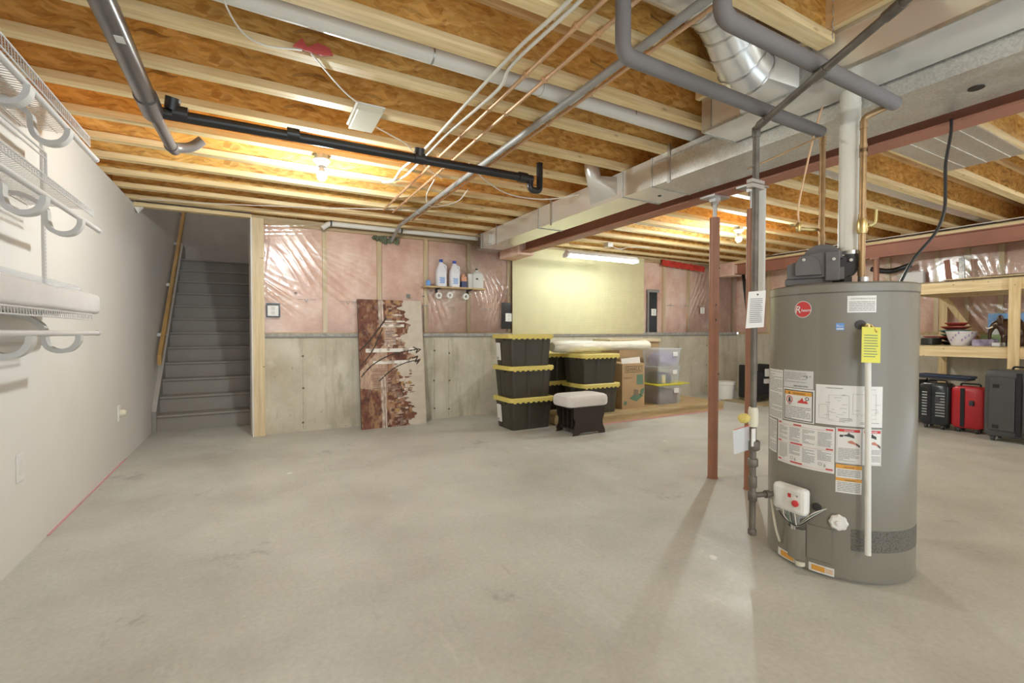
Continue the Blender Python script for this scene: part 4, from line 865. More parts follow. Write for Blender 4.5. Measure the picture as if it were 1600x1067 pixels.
# ------------------------------------------------------------------ left wall shelves
XF = -.81
def wire_shelf(z, y0, y1, lab, drop=.035, rod=.11, braces=(), rods=True):
    r = empty('wire_shelf', (XL, (y0 + y1) / 2, z)); oy = (y0 + y1) / 2; dx = XF - XL
    f = MB()
    f.tube([(dx, y0 - oy, 0), (dx, y1 - oy, 0)], .004, 0, 6); f.tube([(dx, y0 - oy, -drop), (dx, y1 - oy, -drop)], .004, 0, 6)
    f.tube([(.012, y0 - oy, 0), (.012, y1 - oy, 0)], .004, 0, 6); f.tube([(dx * .5, y0 - oy, -.004), (dx * .5, y1 - oy, -.004)], .003, 0, 6)
    f.build('rail', 'wire_white', r)
    w = MB(); k = int((y1 - y0) / .027)
    for i in range(k + 1):
        y = y0 + (y1 - y0) * i / k - oy
        w.tube([(.008, y, .004), (dx, y, .004), (dx + .002, y, -drop)], .0022, 0, 4)
    o = w.build('cross_wires', 'wire_white', r); 
    if rods:
        MB().tube([(dx + .01, y0 - oy, -rod), (dx + .01, y1 + .06 - oy, -rod)], .0135, 0, 14).tube([(dx + .01, y1 + .05 - oy, -rod), (dx + .01, y1 + .075 - oy, -rod)], .016, 0, 14).build('hang_rod', 'wire_white', r)
    for y in braces:
        b_ = MB(); prof = []
        # curved strap: from wall, under the shelf, hooking round below the rod
        pts = [(.0, -.01), (.05, -.012), (.11, -.03), (.16, -.075), (.165, -.13), (.18, -.175), (.22, -.195), (.265, -.185), (.292, -.15), (.297, -.115)]
        sp_ = smoothpts([(p[0], 0, p[1]) for p in pts], 4); rg = []
        for i, p in enumerate(sp_):
            t = (sp_[min(i + 1, len(sp_) - 1)] - sp_[max(i - 1, 0)]).normalized(); nn = Vector((-t.z, 0, t.x)); wd = .024; hw = .011 if i > 4 else .007
            rg.append([tuple(p + nn * s1 * hw + Vector((0, s2 * wd, 0))) for s1, s2 in ((-1, -1), (1, -1), (1, 1), (-1, 1))])
        b_.loft(rg, 0, (True, True), True, False); b_.xf(Matrix.Translation((0, y - oy, 0))); b_.build('bracket', 'bracket_grey', r)
    return tag(r, lab, 'shelf', 'white wire shelves on the left wall')
wire_shelf(2.305, 1.6, 3.49, 'white wire shelf high on the left wall under the joists', .05, .10, (2.6, 3.06))
wire_shelf(1.90, 1.6, 3.53, 'white wire shelf on the left wall, middle one', .03, .10, (2.74, 3.22))
wire_shelf(1.30, 1.6, 3.47, 'white wire shelf on the left wall holding a white package', .03, .105, (2.57, 3.16))
ws2 = MB(); 
tag(MB().tube([(XF + .0, 1.6, 2.0), (XF, 2.84, 2.0)], .005, 0, 6).tube([(XF, 1.6, 1.975), (XF, 2.84, 1.975)], .004, 0, 6).tube([(XF, 2.84, 2.0), (XF, 2.84, 1.90)], .006, 0, 6).build('shelf_rail', 'wire_white', loc=(XF, 2.2, 1.9)), 'raised white wire rail along the front of the middle shelf', 'rail')
for i, y in enumerate((3.72, 2.3)):
    s = MB().box(XL, y - .014, 1.38, XL + .014, y + .014, 2.32)
    for k in range(40): s.box(XL + .0138, y - .004, 1.4 + k * .022, XL + .0146, y + .004, 1.41 + k * .022, 1)
    tag(s.build('wall_standard', ['bracket_grey', 'ink_grey'], loc=(XL, y, 1.38)), ('vertical slotted shelf rail on the left wall nearer the stairs' if i == 0 else 'vertical slotted shelf rail on the left wall nearer the camera'), 'rail', 'slotted shelf rails')
pk = MB(); rg = []
for i in range(31):
    t = i / 30; y = 1.9 + 1.80 * t; e_ = 1 if .02 < t < .98 else .9; rg.append([(XL + .145 + p[0] * (1 + .02 * math.sin(9 * t)), y, 1.365 + p[1] * (1 + .05 * math.sin(13 * t + p[0] * 30))) for p in rrect(.25 * e_, .115 * e_, .022, 0, 4)])
pk.loft(rg); tag(pk.build('wrapped_package', 'bag_white', loc=(XL + .145, 2.8, 1.306)), 'long flat white wrapped package lying on the lowest wire shelf', 'package')
pk = MB().box(XL + .03, 2.2, 1.424, XL + .24, 3.45, 1.455, bev=.012)
tag(pk.build('wrapped_package', 'clear_plastic', loc=(XL + .14, 2.8, 1.424)), 'thin clear plastic sheet folded on the white wrapped package', 'package')
# wall plates
pl1 = empty('wall_outlet', (XL, 5.38, .465)); MB().box(0, -.04, -.07, .008, .04, .075, bev=.003).build('cover_plate', 'plastic_white', pl1); MB().lathe([(.03, .006), (.032, .03), (.024, .05), (.01, .056)], (0, .02, 0), seg=20, axis='x').build('plug_in', 'plastic_cream', pl1)
tag(pl1, 'white wall outlet with round cream plug low on the left wall', 'outlet')
pl2 = empty('wall_outlet', (XL, 3.36, .49)); MB().box(0, -.045, -.07, .006, .045, .075, bev=.002).build('cover_plate', 'drywall_edge', pl2); MB().box(.006, -.018, -.035, .007, .018, .035).build('blank_insert', 'drywall', pl2)
tag(pl2, 'blank white cover plate low on the left wall nearest the camera', 'outlet')
# ------------------------------------------------------------------ back wall items
def outlet(x, z, label, patch=None):
    r = empty('wall_outlet', (x, YB + .01, z))
    if patch: MB().box(-patch[0], -.004, -patch[1], patch[2], .0, patch[3]).build('plastic_patch', 'poly_black', r)
    MB().box(-.058, -.014, -.06, .058, -.004, .062, bev=.003).build('cover_plate', 'plastic_white', r)
    MB().box(-.02, -.0155, -.045, .02, -.0138, -.005).box(-.02, -.0155, .008, .02, -.0138, .048).build('socket', 'label_grey', r)
    return tag(r, label, 'outlet', 'white outlets on the back wall')
outlet(.19, 1.45, 'white outlet on the pink back wall next to the stair opening', (.07, .075, .075, .09))
outlet(3.335, 1.42, 'white outlet on black plastic at the left edge of the pegboard', (.12, .17, .04, .22))
o3_ = outlet(6.32, 1.56, 'white outlet in a tall black plastic strip right of the pegboard', (.11, .36, .09, .36))
MB().box(-.16, -.006, .36, .14, -.001, .41).box(-.15, -.006, -.4, -.11, -.001, .36).box(-.16, -.006, -.4, .6, -.001, -.37).build('tape', 'tape_shadow_grey', o3_)
outlet(7.62, 1.62, 'white outlet on the back wall left of the red post')
rp = MB(); g = [[(6.48 + 1.15 * i / 24, YB - .02 - .03 * abs(math.sin(i * 1.7 + j)), 2.52 - .11 * j / 4 - .05 * i / 24 + .008 * math.sin(i * 2.1)) for i in range(25)] for j in range(5)]
rp.loft(g, 0, (False, False), False); tag(rp.build('red_plastic_strip', 'poly_red', loc=(7.05, YB, 2.4)), 'crumpled red plastic strip at the top of the back wall', 'plastic strip')
gi = MB(); 
for k in range(40):
    a_ = random.uniform(0, 2 * PI); r_ = random.uniform(.02, .16); gi.sphere((1.52 + r_ * math.cos(a_) * 1.3, YB + .01, 2.40 + .03 * r_ * math.sin(a_) / .1), .022, 0, 6, 4)
tag(gi.build('foam_patch', 'bin_junk_c', loc=(1.45, YB, 2.36)), 'dark greenish foam patch where the steel pipe enters the wall', 'foam')
dk = MB()
for x, z, w_, h_ in ((1.78, 1.66, .05, .05), (2.0, 1.68, .03, .02), (.42, 1.66, .03, .02)): dk.box(x, YB + .008, z, x + w_, YB + .012, z + h_)
tag(dk.build('patch_tape', 'tape_shadow_grey', loc=(1.4, YB + .01, 1.66)), 'small grey tape patches on the plastic above the painting', 'tape')
# vapour sheet printing (small repeated marks)
pr = MB()
for i in range(6):
    x = .55 + i * .48; z = 1.60 - .012 * i; pr.add([(x - .1, YB + .004, z), (x - .03, YB + .004, z), (x - .03, YB + .004, z - .006), (x - .1, YB + .004, z - .006)], [(0, 1, 2, 3)]); pr.add([(x - .025, YB + .004, z + .004), (x - .012, YB + .004, z + .004), (x + .003, YB + .004, z - .035), (x + .002, YB + .004, z - .042)], [(0, 1, 2, 3)]); pr.add([(x + .025, YB + .004, z + .004), (x + .015, YB + .004, z + .004), (x, YB + .004, z - .035), (x + .003, YB + .004, z - .042)], [(0, 1, 2, 3)]); pr.add([(x + .04, YB + .004, z), (x + .11, YB + .004, z), (x + .11, YB + .004, z - .006), (x + .04, YB + .004, z - .006)], [(0, 1, 2, 3)])
for i in range(4):
    x = 6.75 + i * .4; z = 1.70; pr.add([(x - .1, YB + .004, z), (x - .03, YB + .004, z), (x - .03, YB + .004, z - .008), (x - .1, YB + .004, z - .008)], [(0, 1, 2, 3)]); pr.add([(x - .02, YB + .004, z + .015), (x + .02, YB + .004, z + .015), (x, YB + .004, z - .03)], [(0, 1, 2)]); pr.add([(x + .03, YB + .004, z), (x + .1, YB + .004, z), (x + .1, YB + .004, z - .008), (x + .03, YB + .004, z - .008)], [(0, 1, 2, 3)])
pm = pr.build('printed_marks', 'ink_grey', s1, fix=False)
# shelf with cleaning bottles
shx0, shx1, shy, shz = 1.98, 2.88, YB + .005, 1.80
sh_ = empty('wall_shelf', ((shx0 + shx1) / 2, shy, shz)); w2 = (shx1 - shx0) / 2
MB().box(-w2, -.17, 0, w2, 0, .02).build('board', 'plate_wood', sh_)
for x in (-.25, .22): MB().prism([(0, 0), (-.15, 0), (-.15, -.012), (-.012, -.016), (-.012, -.12), (0, -.12)], 'x', x, x + .03).build('bracket', 'ink', sh_)
tag(sh_, 'narrow wooden wall shelf holding cleaning bottles', 'shelf')
def jug(x, label, s=1.0, body='bleach_white', cap='cap_blue'):
    r = empty('bleach_jug', (x, shy - .085, shz + .02)); b_ = MB()
    rg = [rrect(.125 * k1 * s, .10 * k2 * s, .03 * min(k1, k2) * s, z * s, 4) for z, k1, k2 in ((0, .93, .93), (.01, 1, 1), (.17, 1, 1), (.22, .86, .9), (.26, .55, .6), (.285, .36, .42), (.30, .34, .4))]
    b_.loft(rg); b_.build('body', body, r)
    MB().tube(bend([(.02 * s, 0, .275 * s), (.062 * s, 0, .265 * s), (.066 * s, 0, .17 * s)], .04), .011 * s, 0, 8).build('handle', body, r)
    MB().lathe([(.024 * s, .295 * s), (.024 * s, .33 * s), (.02 * s, .333 * s)], seg=14).build('cap', cap, r)
    lb = MB().add([(-.05 * s, -.0508 * s, .03 * s), (.05 * s, -.0508 * s, .03 * s), (.05 * s, -.0508 * s, .12 * s), (-.05 * s, -.0508 * s, .12 * s)], [(0, 1, 2, 3)])
    for i in range(5): lb.add([(-.04 * s + .012 * (i % 2), -.0512 * s, (.04 + .015 * i) * s), (.03 * s, -.0512 * s, (.04 + .015 * i) * s), (.03 * s, -.0512 * s, (.05 + .015 * i) * s), (-.04 * s + .012 * (i % 2), -.0512 * s, (.05 + .015 * i) * s)], [(0, 1, 2, 3)], 1)
    lb.build('front_label', [body, 'ink_blue'], r, fix=False)
    return tag(r, label, 'jug')
jug(2.235, 'white bleach jug with blue cap, taller one on the wall shelf', 1.12); jug(2.43, 'white bleach jug with blue cap beside the orange bottle', 1.1)
ob = empty('cleaner_bottle', (2.57, shy - .08, shz + .02)); MB().box(-.04, -.03, 0, .04, .03, .09, bev=.006).build('lower_label', 'bottle_navy', ob); MB().box(-.038, -.028, .09, .038, .028, .16, bev=.006).lathe([(.02, .16), (.02, .19)], seg=12).build('body', 'bottle_orange', ob); tag(ob, 'small orange and navy bottle on the wall shelf', 'bottle')
wt = MB().loft([rrect(.07, .07, .02, z) for z in (0, .2)]); o = wt.build('white_carton', 'milky_plastic'); o.location = (2.665, shy - .085, shz + .02); tag(o, 'plain whitish bottle between orange bottle and clear jug', 'bottle')
cj = empty('clear_jug', (2.77, shy - .085, shz + .02)); MB().loft([rrect(.16 * k1, .12 * k1, .02, z) for z, k1 in ((0, .95), (.01, 1), (.19, 1), (.22, .8), (.24, .3), (.26, .25))]).build('body', 'milky_plastic', cj); MB().lathe([(.018, .26), (.02, .285)], seg=12).build('cap', 'ink', cj); MB().box(-.04, -.0625, .12, -.005, -.0605, .14).build('front_label', 'ink', cj); tag(cj, 'translucent jug with dark cap at the right end of the wall shelf', 'jug')
bs_ = MB().lathe([(.03, 0), (.033, .06), (.025, .08)], seg=14); o = bs_.build('blue_cup', 'ink_blue'); o.location = (2.05, shy - .09, shz + .02); tag(o, 'small blue cup at the left end of the wall shelf', 'cup')
for i, (x, dz, nm) in enumerate(((2.20, 1.70, 'white tape roll hanging under the wall shelf, leftmost'), (2.36, 1.71, 'white tape roll hanging under the wall shelf, second'), (2.60, 1.70, 'white tape roll hanging under the wall shelf, third'))):
    o = MB().lathe([(.02, 0), (.045, 0), (.045, .05), (.02, .05), (.02, 0)], seg=20, caps=(False, False), axis='y').tube([(0, .025, .02), (0, .025, .1)], .003, 0, 5).build('tape_roll', 'label_white'); o.location = (x, shy - .1, dz); tag(o, nm, 'roll', 'rolls under the wall shelf')

# ------------------------------------------------------------------ painting leaning on the wall
PW, PH = .835, 1.63
nu, nv = 120, 240
U, V = np.meshgrid(np.linspace(0, 1, nu), np.linspace(0, 1, nv))
def vn(u, v, s, seed):
    g = np.random.default_rng(seed).random((64, 64)); x, y = u * s, v * s; i, j = np.floor(x).astype(int), np.floor(y).astype(int); fx_, fy_ = x - i, y - j
    fx_, fy_ = fx_ * fx_ * (3 - 2 * fx_), fy_ * fy_ * (3 - 2 * fy_); G = lambda a, b_: g[a % 64, b_ % 64]
    return (G(i, j) * (1 - fx_) + G(i + 1, j) * fx_) * (1 - fy_) + (G(i, j + 1) * (1 - fx_) + G(i + 1, j + 1) * fx_) * fy_
def lerp(a, b_, t): return a + (b_ - a) * t[..., None]
C = lambda h: np.array(rgb(h)[:3])
n1, n2, n3 = vn(U, V, 9, 1), vn(U, V * 2.5, 16, 2), vn(U * 1.5, V, 40, 3)
cream = lerp(C('cfc4b4') * np.ones(U.shape + (1,)), C('bfb09c'), n2 * .6)
sky_edge = .66 + .22 * (vn(U * 0, V, 17, 5) - .5) + .12 * (vn(U * 0, V, 45, 6) - .5) + .10 * ((V < .3) & (V > .06)) - .0 + .1 * ((V > .53) & (V < .66))
brown = lerp(C('5a2a18') * np.ones(U.shape + (1,)), C('8a5a40'), n1); brown = lerp(brown, C('b8977f'), np.clip((n2 - .55) * 4, 0, 1) * np.clip(U * 2.2, .15, 1)); brown = lerp(brown, C('3a1c12'), np.clip((n3 - .62) * 5, 0, 1) * .8)
brown = lerp(brown, C('a87f5c'), np.clip((vn(U, V, 13, 8) - .62) * 6, 0, 1))
pic = np.where((U > sky_edge)[..., None], cream, brown)
warm = np.clip(1 - U / .28, 0, 1) * (np.abs(V - .5) > .13); pic = lerp(pic, C('5a2a18'), warm * (.35 + .5 * n3))
# pale triangle of water with fine rails, white bars, dark strokes
tri = (U < .42) & (np.abs(V - .47) < .20 * (1 - .0 * U) - .10 * (.42 - U)) & (V < .66 - .55 * (.40 - U))
pic = np.where(tri[..., None], lerp(C('c0a58c') * np.ones(U.shape + (1,)), C('8d6c5c'), n3 * .8), pic)
for k in range(170):
    v0 = rng.choice([rng.uniform(.02, .44), rng.uniform(.62, .98)]); u0 = rng.uniform(.40, .76 if v0 < .44 else .60); wd_ = rng.uniform(.03, .10); hh = rng.uniform(.004, .014)
    c_ = [C('7a4a34'), C('b39a86'), C('d8cabb'), C('5e382a'), C('a07a62'), C('8c7468'), C('b08a58')][rng.integers(7)]
    m_ = (np.abs(V - v0) < hh) & (U > u0) & (U < u0 + wd_ * (1 + .25 * np.sin(V * 300 + k))); pic = np.where(m_[..., None], lerp(c_ * np.ones(U.shape + (1,)), C('5a3a2a'), np.clip(n3 - .35, 0, 1)), pic)
for k in range(260):
    u0, v0 = rng.uniform(0, .34), rng.choice([rng.uniform(.0, .30), rng.uniform(.60, 1)]); r1, r2 = rng.uniform(.006, .03), rng.uniform(.004, .02)
    c_ = [C('6e3520'), C('401c12'), C('8a5630'), C('86706a'), C('5e3424'), C('9a7850')][rng.integers(6)]
    m_ = ((U - u0) / r1) ** 2 + ((V - v0) / r2) ** 2 < 1; pic = np.where(m_[..., None], .6 * pic + .4 * c_, pic)
rail = (U < .55) & (U > .18) & (V > .28) & (V < .46) & (np.sin(V * 420) > .3); pic = np.where(rail[..., None], C('8a6a58'), pic)
rail2 = (U > .38) & (U < .56) & (V > .64) & (V < .82) & (np.sin(V * 520) > .4); pic = np.where(rail2[..., None], C('d0c2b4'), pic)
for v0, u0, u1, t in ((.598, .1, .86, .014), (.505, .2, .82, .013), (.795, .35, .7, .010), (.83, .4, .72, .006)):
    s_ = (np.abs(V - v0) < t) & (U > u0) & (U < u1); pic = np.where(s_[..., None], lerp(C('e2ddd4') * np.ones(U.shape + (1,)), C('9a8a78'), np.clip((n2 - .5) * 2.5, 0, 1)), pic)
for u0, wd in ((.33, .022), (.37, .010)):
    s_ = (np.abs(U - u0) < wd) & ((V < .40) | (V > .78)); pic = np.where(s_[..., None], lerp(C('d9cdbf') * np.ones(U.shape + (1,)), C('8c6f5e'), n3), pic)
def stroke(pts, t):
    global pic
    P = [np.array(q) for q in smoothpts([(a_, b_, 0) for a_, b_ in pts], 8)]; d = np.full(U.shape, 9.)
    for a_, b_ in zip(P[:-1], P[1:]):
        ax, ay, bx_, by = a_[0] * PW, a_[1] * PH, b_[0] * PW, b_[1] * PH; ux, uy = U * PW, V * PH; L2 = (bx_ - ax) ** 2 + (by - ay) ** 2 + 1e-9
        q = np.clip(((ux - ax) * (bx_ - ax) + (uy - ay) * (by - ay)) / L2, 0, 1); d = np.minimum(d, np.hypot(ux - ax - q * (bx_ - ax), uy - ay - q * (by - ay)))
    pic = np.where((d < t)[..., None], C('3a2a1e'), pic)
stroke([(.02, .60), (.2, .70), (.42, .85)], .010); stroke([(.02, .48), (.2, .60), (.36, .77)], .008); stroke([(.02, .40), (.2, .49), (.5, .565), (.93, .605)], .008); stroke([(.28, .36), (.5, .45), (.7, .495), (.93, .517)], .007)
stroke([(.84, .62), (.9, .6), (.88, .575), (.95, .6)], .008); stroke([(.82, .53), (.9, .545), (.86, .50), (.94, .52), (.88, .485)], .008)
pt = empty('canvas_painting', (1.555, 5.875, 0)); tilt = math.atan2(YB - 5.875 - .045, PH)
mb = MB(); rg = [[(-PW / 2 + PW * i / (nu - 1), 0, PH * j / (nv - 1)) for i in range(nu)] for j in range(nv)]
mb.loft(rg, 0, (False, False), False, False)
fr_ = mb.build('canvas_front', 'paper', pt, fix=False)
m, n, b = nt('painting_paint'); at_ = n.nodes.new('ShaderNodeAttribute'); at_.attribute_name = 'paint'; n.links.new(at_.outputs['Color'], b.inputs['Base Color']); b.inputs['Roughness'].default_value = .55
bump(n, b, noise(n, coords(n), 60, 4), .2, .003)
fr_.data.materials[0] = m; ca = fr_.data.color_attributes.new('paint', 'FLOAT_COLOR', 'POINT'); arr = np.ones((nv * nu, 4), np.float32); arr[:, :3] = pic.reshape(-1, 3); ca.data.foreach_set('color', arr.ravel())
bk_ = MB().box(-PW / 2, .0015, 0, PW / 2, .035, PH).build('stretcher', 'dark_wood', pt)
pt.rotation_euler = (-tilt, 0, R(1.5)); tag(pt, 'large abstract brown and cream canvas leaning on the back wall', 'painting')

# ------------------------------------------------------------------ totes
def tote_proto(sx, sy, h, lab_left=False):
    r = empty('storage_tote', (0, 0, 0)); N = 4 * 24
    def ring(w, d, z, amp):
        base = rrect(w, d, .045, z, 5); P = [Vector(p) for p in base]; L = [0]
        for i in range(len(P)): L.append(L[-1] + (P[(i + 1) % len(P)] - P[i]).length)
        out = []
        for k in range(N):
            s_ = L[-1] * k / N; i = max(j for j in range(len(P)) if L[j] <= s_ + 1e-9); t = (s_ - L[i]) / (L[i + 1] - L[i] + 1e-9)
            p = P[i].lerp(P[(i + 1) % len(P)], t); q = amp if (k % 12) in (0, 1) else 0; v_ = Vector((p.x, p.y, 0)).normalized() * q; out.append((p.x - v_.x, p.y - v_.y, z))
        return out
    b_ = MB().loft([ring(sx * .86, sy * .86, 0, 0), ring(sx * .875, sy * .875, .012, .006), ring(sx * .96, sy * .96, h * .86, .006), ring(sx * .98, sy * .98, h * .88, 0), ring(sx, sy, h - .03, 0), ring(sx * .97, sy * .97, h - .022, 0)], 0, (True, True), True, False); b_.build('body', 'tote_black', r)
    l_ = MB().loft([rrect(sx * 1.0, sy * 1.0, .05, h - .052), rrect(sx * 1.055, sy * 1.06, .055, h - .05), rrect(sx * 1.06, sy * 1.065, .055, h - .010), rrect(sx * 1.03, sy * 1.03, .05, h), rrect(sx * .93, sy * .91, .04, h), rrect(sx * .92, sy * .90, .04, h - .006)], 0, (True, True), True, False)
    for k in range(8):
        x = -sx * .42 + sx * .84 * k / 7
        for s_ in (-1, 1): l_.box(x - .014, s_ * sy * .518 - .012, h - .062, x + .014, s_ * sy * .518 + .012, h - .045)
    l_.build('lid', 'tote_yellow', r)
    for s_ in (-1, 1): MB().box(s_ * sx * .5 - .015, -.09, h * .80, s_ * sx * .5 + .015, .09, h * .86).build('grip', 'tote_black', r)
    return r
GT = 'black totes with yellow lids'
T1 = tote_proto(.62, .47, .395); T1.location = (3.0, 5.115, 0)
tag(T1, 'black tote with yellow lid on the floor, bottom of the three-high stack', 'storage tote', GT)
T2 = dup(T1, (2.995, 5.12, .389), R(1), 'black tote with yellow lid, middle of the three-high stack'); T3 = dup(T1, (2.985, 5.11, .778), R(-1), 'black tote with yellow lid, top of the three-high stack')
for T in (T1, T3):
    xs = -.302; MB().add([(xs + .022, .17, .07), (xs + .022, .05, .07), (xs + .004, .05, .29), (xs + .004, .17, .29)], [(0, 1, 2, 3)]).add([(xs + .0207, .165, .08), (xs + .0207, .12, .08), (xs + .018, .12, .11), (xs + .018, .165, .11)], [(0, 1, 2, 3)], 1).build('paper_label', ['label_white', 'ink_grey'], T, fix=False)
PZ = .13
dup(T1, (3.99, 5.0, PZ), 0, 'black tote with yellow lid behind the footstool, lower one of its pair'); dup(T1, (3.98, 4.995, PZ + .389), R(.6), 'black tote with yellow lid under the rolled rug, upper one behind the footstool')
for q in [o for o in bpy.data.objects if o.get('category') == 'storage tote' and o.location.y < 5.05]:
    for c in kids(q):
        if c.name.startswith('paper_label'): bpy.data.objects.remove(c)
tb1 = dup(T1, (3.72, 5.57, PZ), R(2), 'black tote with yellow lid in the rear pair, lower, behind the tall stack'); tb2 = dup(T1, (3.72, 5.57, PZ + .389), R(1), 'black tote with yellow lid in the rear pair, upper, behind the tall stack')
for q in (tb1, tb2):
    for c in kids(q):
        if c.name.startswith('paper_label'): bpy.data.objects.remove(c)
# platform
pf = empty('low_platform', (4.85, 5.3, 0)); MB().box(-1.48, -.62, .10, 1.5, .58, PZ - .0005).build('plywood_top', 'ply', pf)
MB().box(-1.48, -.60, .012, 1.5, -.56, .10).box(-1.48, .54, .012, 1.5, .58, .10).box(-1.48, -.56, .012, -1.44, .54, .10).box(1.46, -.56, .012, 1.5, .54, .10).build('sleeper_frame', 'plate_wood', pf)
MB().box(-1.48, -.615, 0, 1.5, -.55, .012).box(-1.48, .54, 0, 1.5, .58, .012).box(1.45, -.55, 0, 1.51, .54, .012).build('foam_gasket', 'gasket_pink', pf)['label'] = 'pink foam strip'
tag(pf, 'low wooden storage platform on the floor below the pegboard', 'platform')
# cardboard box
cbx = empty('moving_box', (4.66, 5.10, PZ)); MB().box(-.21, -.215, 0, .21, .215, .63).build('carton', 'cardboard', cbx)
MB().add([(-.2, -.19, .631), (.15, -.19, .631), (.15, -.18, .72), (-.2, -.18, .70)], [(0, 1, 2, 3), (3, 2, 1, 0)]).build('white_sheet', 'paper', cbx, fix=False)
pm_ = MB()
def tx(mb, t, x, z, size, y, mi, al='CENTER', bold=0):
    v_, f_, w_, h_ = text2d(t, size, al, bold); mb.add([(x + a_, y, z + b_) for a_, b_ in v_], f_, mi)
for q in ((-.16, .505, .16, .512), (-.16, .588, .16, .595), (-.16, .505, -.153, .595), (.153, .505, .16, .595)): pm_.add([(q[0], -.2165, q[1]), (q[2], -.2165, q[1]), (q[2], -.2165, q[3]), (q[0], -.2165, q[3])], [(0, 1, 2, 3)])
tx(pm_, 'U-HAUL', 0, .525, .075, -.2165, 0, bold=.012); tx(pm_, 'LARGE BOX', -.1, .42, .032, -.2165, 0)
for q in ((.06, .33, .18, .47),): pm_.add([(q[0], -.2165, q[1]), (q[2], -.2165, q[1]), (q[2], -.2165, q[3]), (q[0], -.2165, q[3])], [(0, 1, 2, 3)], 1)
pm_.add([(-.08, -.2165, .14), (.06, -.2165, .09), (.19, -.2165, .17), (.05, -.2165, .22)], [(0, 1, 2, 3)], 1); pm_.add([(0, -.217, .19), (.09, -.217, .17), (.1, -.217, .25), (.01, -.217, .27)], [(0, 1, 2, 3)], 2); pm_.add([(.12, -.2165, .17), (.2, -.2165, .2), (.2, -.2165, .28), (.13, -.2165, .25)], [(0, 1, 2, 3)], 1); pm_.add([(-.19, -.2165, .06), (-.13, -.2165, .05), (-.12, -.2165, .1), (-.17, -.2165, .11)], [(0, 1, 2, 3)], 1)
pm_.build('printing', ['ink_brown', 'ink_green', 'cardboard_dark'], cbx, fix=False)
tag(cbx, 'printed brown moving box between the black totes and clear bins', 'box')
# clear bins
def bin_(x, y, z, w_, d_, h_, lidm, junk, label, latch=True):
    r = empty('clear_bin', (x, y, z)); rg = [rrect(w_ * k1, d_ * k1, .03, zz) for zz, k1 in ((0, .88), (.01, .9), (h_ * .93, .99), (h_ * .95, 1.03), (h_ - .012, 1.03))]
    MB().loft(rg, 0, (True, False)).build('body', 'clear_plastic', r)
    MB().loft([rrect(w_ * k1, d_ * k1, .035, zz) for zz, k1 in ((h_ - .015, 1.05), (h_, 1.06), (h_ + .004, .9))]).build('lid', lidm, r)
    if latch: MB().box(w_ * .1, -d_ * .53, h_ * .55, w_ * .3, -d_ * .5, h_ * .8, bev=.006).build('latch', 'label_white', r)
    tag(r, label, 'storage bin', 'clear plastic bins on the platform'); return r
def junk(x, y, z, w_, d_, h_, mt, label):
    q = MB(); rg = []
    for j in range(7):
        t = j / 6; kk = (.97 + .03 * t) * (1 if t < .8 else 1 - 2.2 * (t - .8)); base = rrect(w_ * kk, d_ * kk, .04, 0, 5)
        rg.append([(x + p[0] * (1 + .02 * math.sin(3 * i + j)), y + p[1] * (1 + .03 * math.cos(2 * i + 2 * j)), z + h_ * t * (1 + .12 * math.sin(.5 * i + j) * t)) for i, p in enumerate(base)])
    q.loft(rg); return tag(q.build('folded_clothes', mt, loc=(x, y, z)), label, 'clothes')
bin_(5.42, 5.08, PZ, .50, .38, .295, 'lid_yellow', 0, 'clear plastic bin with yellow lid at the bottom of its stack')
bin_(5.40, 5.08, PZ + .302, .48, .36, .255, 'clear_plastic', 0, 'clear plastic bin in the middle of its stack')
bin_(5.41, 5.08, PZ + .562, .48, .36, .265, 'clear_plastic', 0, 'clear plastic bin on top of its stack, dark clothes inside')
MB().add([(-.34, -.22, .292), (.36, -.22, .292), (.36, .22, .292), (-.34, .22, .292), (-.34, -.22, .305), (.36, -.22, .305), (.36, .22, .305), (-.34, .22, .305)], [(0, 3, 2, 1), (4, 5, 6, 7), (0, 1, 5, 4), (1, 2, 6, 5), (2, 3, 7, 6), (3, 0, 4, 7)]).build('wide_lid', 'lid_yellow', [o for o in bpy.data.objects if o.get('label', '').endswith('bottom of its stack') and o.name.startswith('clear_bin')][0])
junk(5.42, 5.08, PZ + .015, .40, .30, .19, 'bin_junk_a', 'dark folded clothes inside the lowest clear bin'); junk(5.35, 5.08, PZ + .318, .3, .28, .14, 'fabric_navy', 'blue folded clothes inside the middle clear bin'); junk(5.44, 5.08, PZ + .58, .36, .27, .18, 'bin_junk_b', 'purple grey folded clothes inside the top clear bin')
o = MB().box(-.035, -.01, 0, .035, .01, .12).build('paper_pad', 'paper_yellow'); o.location = (5.3, 4.935, PZ + .318); tag(o, 'pale yellow paper pad showing through the middle bin', 'paper')
# rolled rug in plastic, flat carton behind
rg = []; 
for i in range(41):
    t = i / 40; x = 3.42 + 1.71 * t; rr_ = (.075 + .012 * math.sin(7 * t)) * (1 if .02 < t < .98 else .8); rg.append([(x, 5.10 + rr_ * 1.25 * math.cos(2 * PI * j / 20) * (1 + .03 * math.sin(9 * t + 3 * j)), .918 + .087 + rr_ * .98 * math.sin(2 * PI * j / 20)) for j in range(20)])
tag(MB().loft(rg).build('rolled_rug', 'rug_wrap', loc=(4.4, 5.10, .91)), 'rolled rug in clear wrap lying across the black totes', 'rug')
tag(MB().box(4.88, 5.42, PZ, 5.72, 5.85, 1.05).build('cardboard_box', 'cardboard', loc=(5.3, 5.63, PZ)), 'tall plain cardboard box behind the clear bins', 'box')
tag(MB().box(4.66, 5.38, 1.051, 5.72, 5.80, 1.095, bev=.004).build('flat_carton', 'cardboard_pale', loc=(5.2, 5.6, 1.051)), 'flat pale carton lying behind the rolled rug', 'box')
